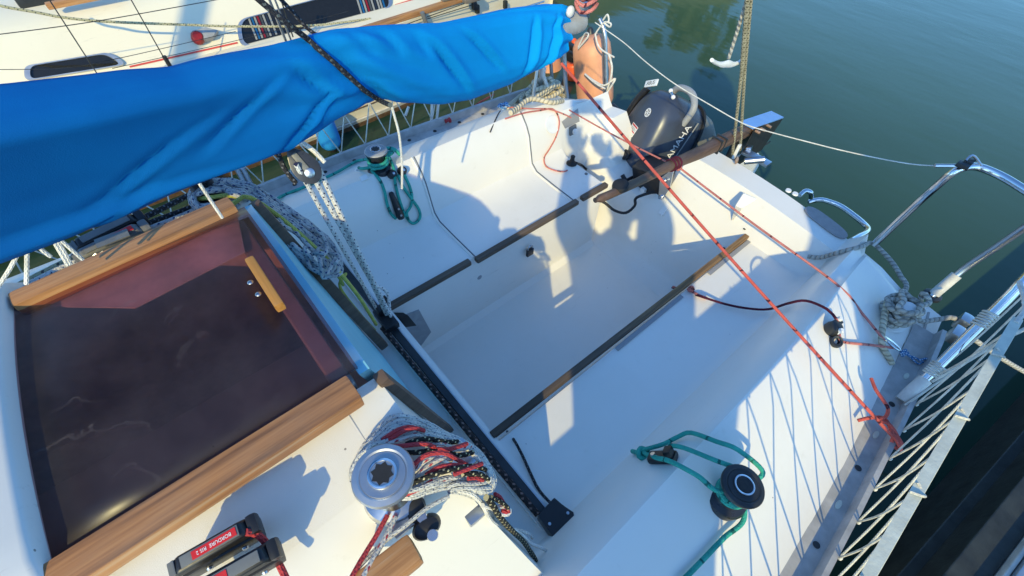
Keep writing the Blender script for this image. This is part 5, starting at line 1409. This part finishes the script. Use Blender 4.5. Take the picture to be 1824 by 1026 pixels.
for s_ in (-1, 1): MB().tube([M @ V((-.085, .012 * s_, .004)), M @ V((-.03, .036 * s_, .004)), M @ V((.012, .040 * s_, .0))], .0055, 8, .01).build('becket', 'dark_rope' if s_ < 0 else 'white_rope', blk)

# traveller control lines lying along the track
rope('traveller_line', 'track_rope', .0088, [V((-.23, .258, .440)), V((-.05, .262, .438)), V((.15, .266, .438)), V((.35, .270, .438)), V((.56, .276, .440))], 'brown-black flecked control line along the traveller track')
rope('traveller_tail', 'dark_rope', .0045, [S(903, 770, .010), S(915, 785, .008), S(930, 812, .007), S(945, 845, .007), S(962, 878, .010), V((.60, .325, .45))], 'thin black cord looping from the port seat trim to the traveller end')

# --- teal sheets
def wrap(base, axis, r, n, h0, h1, a0, a1, k=14):
    M = frame(base, axis); return [M @ V((r * math.cos(lerp(a0, a1, i / (n * k))), r * math.sin(lerp(a0, a1, i / (n * k))), lerp(h0, h1, i / (n * k)))) for i in range(int(n * k) + 1)]
b2 = SN(1292, 884)[0]
tp = D.objects.new('jib_sheet', None); COL.objects.link(tp); tp.location = b2; tag(tp, 'teal jib sheet turned round the sunlit port winch and knotted at its lead', 'jib sheet')
MB().tube([S(1200, 1040, .012), S(1240, 1000, .012), S(1282, 955, .014), S(1312, 922, .022)] + wrap(b2, (.02, .02, 1), .033, 2.1, .03, .055, 1.2, 1.2 + 2 * PI * 2.1) + [S(1250, 868, .055), S(1222, 850, .05), S(1198, 838, .032), S(1176, 828, .022), S(1160, 818, .012), S(1150, 812, .012)], .0060, 10, .010).build('strand', 'teal_rope', tp)
MB().tube([b2 + V((.01, .035, .05)), S(1318, 835, .07), S(1290, 806, .055), S(1262, 790, .035), S(1236, 782, .02), S(1212, 784, .012), S(1188, 797, .012), S(1168, 806, .016), S(1150, 812, .018)], .0060, 10, .010).build('strand', 'teal_rope', tp)
MB().tube([b2 + V((-.02, .03, .05)), S(1284, 832, .06), S(1252, 822, .045), S(1222, 814, .032), S(1200, 810, .03)], .0060, 10, .010).build('strand', 'teal_rope', tp)
kq = S(1146, 814, .012)
MB().tube([S(1130, 808, .008), kq, kq + V((.012, .012, .006)), kq + V((.02, -.002, .010)), kq + V((.004, -.014, .010)), kq + V((-.008, .004, .012)), kq + V((.010, .014, .012)), kq + V((.022, .002, .006))], .0068, 10, .006).build('stopper_knot', 'teal_rope', tp)
b4 = SN(676, 300)[0]
ts = D.objects.new('jib_sheet', None); COL.objects.link(ts); ts.location = b4; tag(ts, 'teal jib sheet on the shaded winch, tail looped down the seat back', 'jib sheet')
MB().tube([S(470, 385, .012), S(500, 356, .010), S(545, 337, .010), S(600, 312, .010), S(640, 292, .014)] + wrap(b4, (-.02, .02, 1), .036, 2.2, .02, .050, PI, PI + 2 * PI * 2.2) + [S(690, 292, .03), S(668, 304, .02), S(650, 306, .014), S(641, 303, .010)], .0062, 10, .010).build('strand', 'teal_rope', ts)
MB().tube([b4 + V((.03, -.03, .03)), S(664, 308, .01), S(676, 322, .008), S(684, 342, .008), S(688, 362, .008), S(694, 378, .009), S(703, 388, .010)], .0060, 10, .010).build('strand', 'teal_rope', ts)
MB().tube([b4 + V((.02, .04, .04)), S(694, 282, .02), S(700, 302, .016), S(703, 330, .010), S(712, 362, .008), S(722, 385, .008), S(734, 397, .008), S(746, 388, .008), S(744, 372, .010), S(730, 352, .012), S(716, 332, .012), S(706, 312, .014)], .0060, 10, .010).build('strand', 'teal_rope', ts)
MB().tube([S(716, 308, .014), S(728, 332, .009), S(732, 350, .009), S(729, 366, .012), S(722, 378, .012), S(726, 392, .012)], .0060, 10, .010).build('strand', 'teal_rope', ts)
kq = S(690, 288, .03)
MB().tube([kq + V((-.03, -.02, 0)), kq, kq + V((.01, .03, .012)), kq + V((.03, .01, .016)), kq + V((.012, -.02, .014)), kq + V((-.012, .01, .016)), kq + V((.0, .04, .01)), kq + V((.03, .05, -.006))], .0072, 10, .006).build('hitch', 'teal_rope', ts)

# --- red lines
pa, pb = BP(1000, 113, .03), Z(1594, 782, .565)
rope('preventer_line', 'coral_rope', .0046, [pa.lerp(pb, i / 12) - V((0, 0, .012 * math.sin(PI * i / 12))) for i in range(13)], 'long taut red line stretched from the boom end over the cockpit to the port rail', res=.05)
kn = D.objects.new('red_knot', None); COL.objects.link(kn); kn.location = Z(1590, 770, .56); tag(kn, 'coral red bow knot tied on the port toe rail', 'knot')
MB().tube([Z(1528, 749, .545), Z(1552, 744, .56), Z(1576, 746, .565), Z(1590, 772, .57), Z(1604, 798, .565), Z(1600, 800, .55), Z(1588, 790, .55), Z(1596, 776, .57), Z(1608, 794, .57)], .0050, 10, .008).build('strand', 'coral_rope', kn)
MB().tube([Z(1552, 674, .60), Z(1560, 694, .60), Z(1574, 714, .60), Z(1582, 728, .595), Z(1578, 742, .58), Z(1566, 748, .57), Z(1584, 756, .575), Z(1596, 772, .57), Z(1606, 792, .56)], .0048, 10, .008).build('strand', 'coral_rope', kn)
pa, pm, pb = Z(1014, 196, .64), Z(1212, 300, .69), Z(1576, 607, .585)
rope('tiller_line', 'pink_rope', .0034, [pa.lerp(pm, i / 6) - V((0, 0, .008 * math.sin(PI * i / 6))) for i in range(7)], 'thin pink line from the starboard quarter to the tiller lashing')
rope('tiller_line', 'pink_rope', .0040, [pm, pm.lerp(Z(1490, 506, .632), .5) - V((0, 0, .004)), Z(1490, 506, .632), Z(1534, 556, .605), pb], 'pink line from the tiller lashing to the port quarter', res=.04)
kq = Z(1208, 297, .675)
rope('tiller_knot', 'pink_rope', .0055, [kq + V((.012 * math.cos(t * 1.5), .012 * math.sin(t * 1.1), .010 * math.sin(t * 1.5))) for t in range(12)], 'knotted pink cord bunched under the tiller', 'knot', res=.006)
rope('bungee', 'maroon_rope', .0044, [S(1198, 513, .012), S(1214, 517, .010), S(1240, 528, .008), S(1290, 545, .012), S(1330, 554, .016), S(1370, 558, .018), S(1410, 549, .02), S(1440, 546, .022), S(1462, 556, .024), S(1476, 574, .028)], 'dark maroon shock cord lying across the port seat up to the cam cleat')
kq = S(1228, 519, .012)
rope('bungee_knot', 'pink_rope', .0055, [S(1200, 512, .022), S(1216, 516, .014)] + [kq + V((.008 * math.cos(t * 1.7), .010 * math.sin(t * 1.3), .004 * math.sin(t * 2.1) + .004)) for t in range(10)] + [S(1240, 527, .010), S(1258, 534, .009)], 'pink knotted end of the shock cord at the seat trim', 'knot', res=.006)
rope('cleat_line', 'pink_rope', .0044, [S(1476, 574, .03), S(1484, 592, .022), S(1487, 606, .016), S(1500, 611, .012), S(1540, 616, .016), S(1582, 622, .02)], 'short pink line from the cam cleat through the bullseye to the carabiner')
cb = D.objects.new('carabiner', None); COL.objects.link(cb); q0, q1 = S(1562, 604, .022), S(1590, 626, .022); cb.location = q0; tag(cb, 'steel carabiner on blue cord lashed to the port toe rail', 'carabiner')
dd = (q1 - q0).normalized(); nn = V((0, 0, 1)); ss = nn.cross(dd)
lp = [q0 + dd * ((q1 - q0).length * (.5 - .5 * math.cos(2 * PI * i / 16))) + ss * (.011 * math.sin(2 * PI * i / 16)) for i in range(16)]
MB().tube(lp, .0034, 8, .006, closed=True).build('ring', 'chrome', cb)
MB().tube([q1, S(1600, 632, .02), S(1590, 632, .024), S(1598, 626, .026), S(1606, 636, .02), S(1622, 642, .018), S(1636, 650, .02), S(1628, 648, .024), S(1642, 646, .024), S(1650, 656, .02), S(1640, 656, .024)], .0036, 8, .006).build('cord', 'blue_cord', cb)
MB().tube([q1, S(1596, 636, .018), S(1604, 630, .022), S(1612, 638, .018), S(1630, 652, .016), S(1640, 644, .022), S(1652, 650, .02)], .0030, 8, .006).build('cord', 'blue_cord', cb)

# --- starboard quarter: heaped cream mooring rope, toe rail lines
mc = D.objects.new('mooring_coil', None); COL.objects.link(mc); mc.location = S(962, 180, 0, .52); tag(mc, 'heaped cream three-strand mooring rope on the starboard quarter', 'rope coil')
c0 = Z(962, 184, .53); pts = []
for i in range(44):
    a = i * .62; rr = (.075 + .035 * math.sin(i * 1.13)) * (1 - .3 * i / 44)
    pts.append(c0 + V((math.cos(a) * rr * .62 + RA.uniform(-.008, .008), math.sin(a) * rr * 1.4 + RA.uniform(-.008, .008), .014 + .0024 * i + RA.uniform(-.006, .006))))
MB().tube(pts, .0115, 10, .012).build('strand', 'mooring_rope', mc)
MB().tube([S(910, 206, .012, .52), S(925, 196, .014, .52), S(946, 188, .03, .52), S(975, 190, .035, .52), S(998, 184, .02, .52)], .0115, 10, .012).build('strand', 'mooring_rope', mc)
MB().tube([S(905, 196, .014, .52), S(930, 178, .03, .52), S(950, 165, .05, .52)], .0115, 10, .012).build('strand', 'mooring_rope', mc)
rope('white_drop_line', 'white_rope', .0085, [XP(970, 120, -.82), XP(968, 134, -.82), XP(972, 146, -.82), XP(974, 153, -.82)], 'short white rope end hanging above the cream coil', 'rope')
q0 = S(898, 200, .02, .52)
rope('toe_rail_lashing', 'blue_cord', .0042, [q0 + V((.016 * math.cos(t * 1.9), .022 * math.sin(t * 1.4), .012 + .006 * math.sin(t * 2.3))) for t in range(16)], 'blue and white cord lashed to the starboard toe rail', 'lashing', res=.006)
rope('quarter_line', 'pink_rope', .0036, [S(898, 214, .012, .52), S(930, 204, .012), S(962, 198, .010), S(982, 196, .010), S(992, 206, .008), S(994, 222, .008), S(988, 244, .008), S(976, 266, .008), S(968, 282, .008), S(972, 298, .008), S(988, 306, .008), S(1004, 308, .008), S(1010, 306, .010)], 'pink line curling down the sunlit starboard seat back')
rope('quarter_line', 'pink_rope', .0034, [S(905, 196, .014, .52), S(940, 196, .012), S(974, 196, .012), S(1000, 203, .012), S(1014, 210, .014)], 'pink line along the starboard quarter joining the tiller line')
rope('toe_rail_line', 'coral_rope', .0046, [S(798, 218, .02, .52), XP(830, 200, -1.04), XP(852, 184, -1.03), XP(880, 168, -1.03)], 'red line tied to the starboard toe rail and rising under the cover')
kq = S(797, 222, .02, .52)
rope('toe_rail_knot', 'red_rope', .0062, [kq + V((.010 * math.cos(t * 1.6), .014 * math.sin(t * 1.2), .010 * math.sin(t * 1.9) + .004)) for t in range(14)], 'bunched red knot on the starboard toe rail', 'knot', res=.006)
rope('cleat_line', 'dark_rope', .003, [S(872, 236, .006), S(886, 212, .012), S(892, 204, .016)], 'thin dark cord up to the starboard toe rail lashing', 'cord')
# ------------------------------------------------------------------ what stands outside the frame and throws shadows or reflections into it
pl_ = thing('shade_pile', 'unseen round pile added on the pontoon to shade the port quarter', 'added pile', (1.98, .33, -.3))  # out of view, added to cast shade on the port quarter
MB().lathe([(.19, -1.0), (.19, 2.6), (.16, 2.68), (0, 2.7)], Matrix.Translation((1.98, .33, 0)), 28).build('shaft', 'black_timber', pl_)
# the photographer: standing on the pontoon, leaning in, arms held out over the boat
simple('dark_cloth', (.03, .035, .05), .8, 0, .2, 12); simple('skin', (.50, .30, .21), .5, 0, .08, 8); simple('brown_hair', (.05, .03, .02), .6, 0, .3, 40)
per = thing('person', 'person in dark clothes standing on the pontoon holding a phone out', 'person', (1.52, -.45, .2))
def skin(name, mat, verts, edges, radii, parent, sub=2):
    me = D.meshes.new(name); me.from_pydata([tuple(v) for v in verts], edges, []); me.update()
    o = D.objects.new(name, me); COL.objects.link(o); me.materials.append(MATS[mat])
    o.modifiers.new('skin', 'SKIN')
    for v, r in zip(me.skin_vertices[0].data, radii): v.radius = (r, r) if isinstance(r, float) else r
    me.skin_vertices[0].data[0].use_root = True
    s_ = o.modifiers.new('sub', 'SUBSURF'); s_.levels = sub; s_.render_levels = sub
    adopt(o, parent); return o
J = [(1.55, -.52, 1.02), (1.53, -.48, 1.22), (1.48, -.42, 1.42), (1.45, -.38, 1.54), (1.44, -.36, 1.62),       # pelvis, waist, chest, neck
     (1.64, -.42, .96), (1.63, -.38, .62), (1.63, -.46, .26), (1.62, -.34, .22), (1.46, -.62, .96), (1.47, -.58, .62), (1.47, -.66, .26), (1.46, -.54, .22),
     (1.56, -.24, 1.52), (1.36, -.04, 1.58), (1.02, -.04, 1.72), (1.36, -.54, 1.52), (1.14, -.42, 1.60), (.92, -.18, 1.76)]
ED = [(0, 1), (1, 2), (2, 3), (3, 4), (0, 5), (5, 6), (6, 7), (7, 8), (0, 9), (9, 10), (10, 11), (11, 12), (2, 13), (13, 14), (14, 15), (2, 16), (16, 17), (17, 18)]
RD = [(.17, .13), (.16, .12), (.20, .15), .09, .07, .10, .068, .05, .045, .10, .068, .05, .045, .10, .085, .062, .10, .085, .062]
bd = skin('clothes', 'dark_cloth', J, ED, RD, per)
hd = MB().sphere((1.42, -.33, 1.76), .1, n=24, sc=(.78, .95, 1.18)).sphere((1.365, -.24, 1.745), .018, n=10, sc=(1, 1.2, 1.3)).tube([(1.44, -.36, 1.62), (1.425, -.34, 1.70)], .05, 12, smooth=False)
for a in ((1.44, -.42, 1.75), (1.49, -.29, 1.75)): hd.sphere(a, .025, n=10, sc=(.6, .6, 1.2))
hd.build('head', 'skin', per)
MB().sphere((1.435, -.35, 1.79), .103, n=24, sc=(.84, .98, 1.1)).build('hair', 'brown_hair', per)
for w_, dx in ((V((1.02, -.04, 1.72)), V((-1, .03, .22))), (V((.92, -.18, 1.76)), V((-.75, .45, .15)))):
    d_ = dx.normalized(); s_ = d_.cross(V((0, 0, 1))).normalized()
    vs = [w_, w_ + d_ * .05, w_ + d_ * .085]; es = [(0, 1), (1, 2)]; rs = [.034, (.046, .026), (.044, .024)]
    for k_, (off, ln) in enumerate(((-.030, .060), (-.010, .072), (.010, .068), (.030, .052))):
        b_ = len(vs); p = w_ + d_ * .088 + s_ * off
        vs += [p, p + d_ * ln * .5 + V((0, 0, .01)), p + d_ * ln + V((0, 0, .045)) - d_ * ln * .35]; es += [(2, b_), (b_, b_ + 1), (b_ + 1, b_ + 2)]; rs += [.0115, .0105, .009]
    b_ = len(vs); vs += [w_ + d_ * .05 + s_ * .045, w_ + d_ * .09 + s_ * .062 + V((0, 0, .02))]; es += [(1, b_), (b_, b_ + 1)]; rs += [.011, .0085]
    skin('hand', 'skin', vs, es, rs, per)
bk_ = V((R[0][2], R[1][2], R[2][2])); rt_ = V((R[0][0], R[1][0], R[2][0]))
ph = thing('phone', 'dark phone held out over the boat', 'phone', CAM - bk_ * .03)
up_ = rt_.cross(bk_).normalized()
Mx = Matrix(((rt_.x, up_.x, bk_.x, 0), (rt_.y, up_.y, bk_.y, 0), (rt_.z, up_.z, bk_.z, 0), (0, 0, 0, 1)))
MB().box((.06, .02, 0), (.158, .075, .008), Matrix.Translation(CAM - bk_ * .03) @ Mx, .003).build('body', 'black_plastic', ph)

# a low wooded bank across the basin, seen here only as its green reflection
simple('leaf_green', (.15, .16, .06), .7, 0, .4, 3); simple('bark', (.10, .075, .05), .85, 0, .4, 8, .4); simple('bank_stone', (.24, .22, .18), .85, 0, .3, 1.2, .3)
simple('dry_grass', (.20, .19, .085), .9, 0, .35, .8, .3)
rws = []
on = V((-.911, .412, 0))
for i in range(61):
    t = i / 60; c_ = V((lerp(-11.8, -.7, t), lerp(-.6, 24, t), 0)); c_ += on * noise.noise(V((t * 5, 8, 0))) * .5
    top = lerp(5.2, 2.0, t) + noise.noise(V((t * 9, 0, 0))) * .6 + noise.noise(V((t * 30, 3, 0))) * .22
    rws.append([c_ + on * d_ + V((0, 0, z_)) for d_, z_ in ((0, -.6), (.1, .5), (.9, top * .45), (1.7, top * .8), (2.6, top), (9, top + .4))])
bkm = MB().grid(rws).build('embankment', 'dry_grass', smooth=True); bkm['kind'] = 'structure'
RT = random.Random(5)
def make_tree(x, y, h, rr, label):
    o = thing('tree', label, 'tree', (x, y, 2.6), 'trees on the far bank')
    mb = MB().tube([(x, y, 2.6), (x + .05, y, h * .55), (x + .15, y + .1, h * .7)], lambda t: lerp(.16, .05, t), 10, .2)
    for k_ in range(5):
        a = k_ * 1.3; mb.tube([(x + .05, y, h * (.35 + .05 * k_)), (x + math.cos(a) * rr * .5, y + math.sin(a) * rr * .5, h * (.55 + .06 * k_))], .045, 8, smooth=False)
    mb.build('trunk', 'bark', o)
    cl = [(V((x + RT.gauss(0, rr * .5), y + RT.gauss(0, rr * .5), h * RT.uniform(.58, .97))), RT.uniform(.35, .8) * rr * .5) for _ in range(16)]
    vs, fs = [], []
    for _ in range(1200):
        c_, r_ = RT.choice(cl); d_ = V((RT.gauss(0, 1), RT.gauss(0, 1), RT.gauss(0, .8))).normalized() * r_ * RT.uniform(.6, 1.05); p = c_ + d_
        t1 = V((RT.gauss(0, 1), RT.gauss(0, 1), RT.gauss(0, 1))).normalized(); t2 = t1.orthogonal().normalized(); s_ = RT.uniform(.10, .24); b = len(vs)
        vs += [p - t1 * s_, p + t2 * s_ * .6, p + t1 * s_, p - t2 * s_ * .6]; fs.append([b, b + 1, b + 2, b + 3])
    MB().add(vs, fs).build('crown', 'leaf_green', o, smooth=False)
for i, (x, y, h, rr) in enumerate(((-12.5, 9.5, 7.2, 1.7), (-9.0, 17.5, 6.0, 1.5))):
    make_tree(x, y, h, rr, ('taller leafy tree on top of the far embankment', 'shorter leafy tree on top of the far embankment')[i])
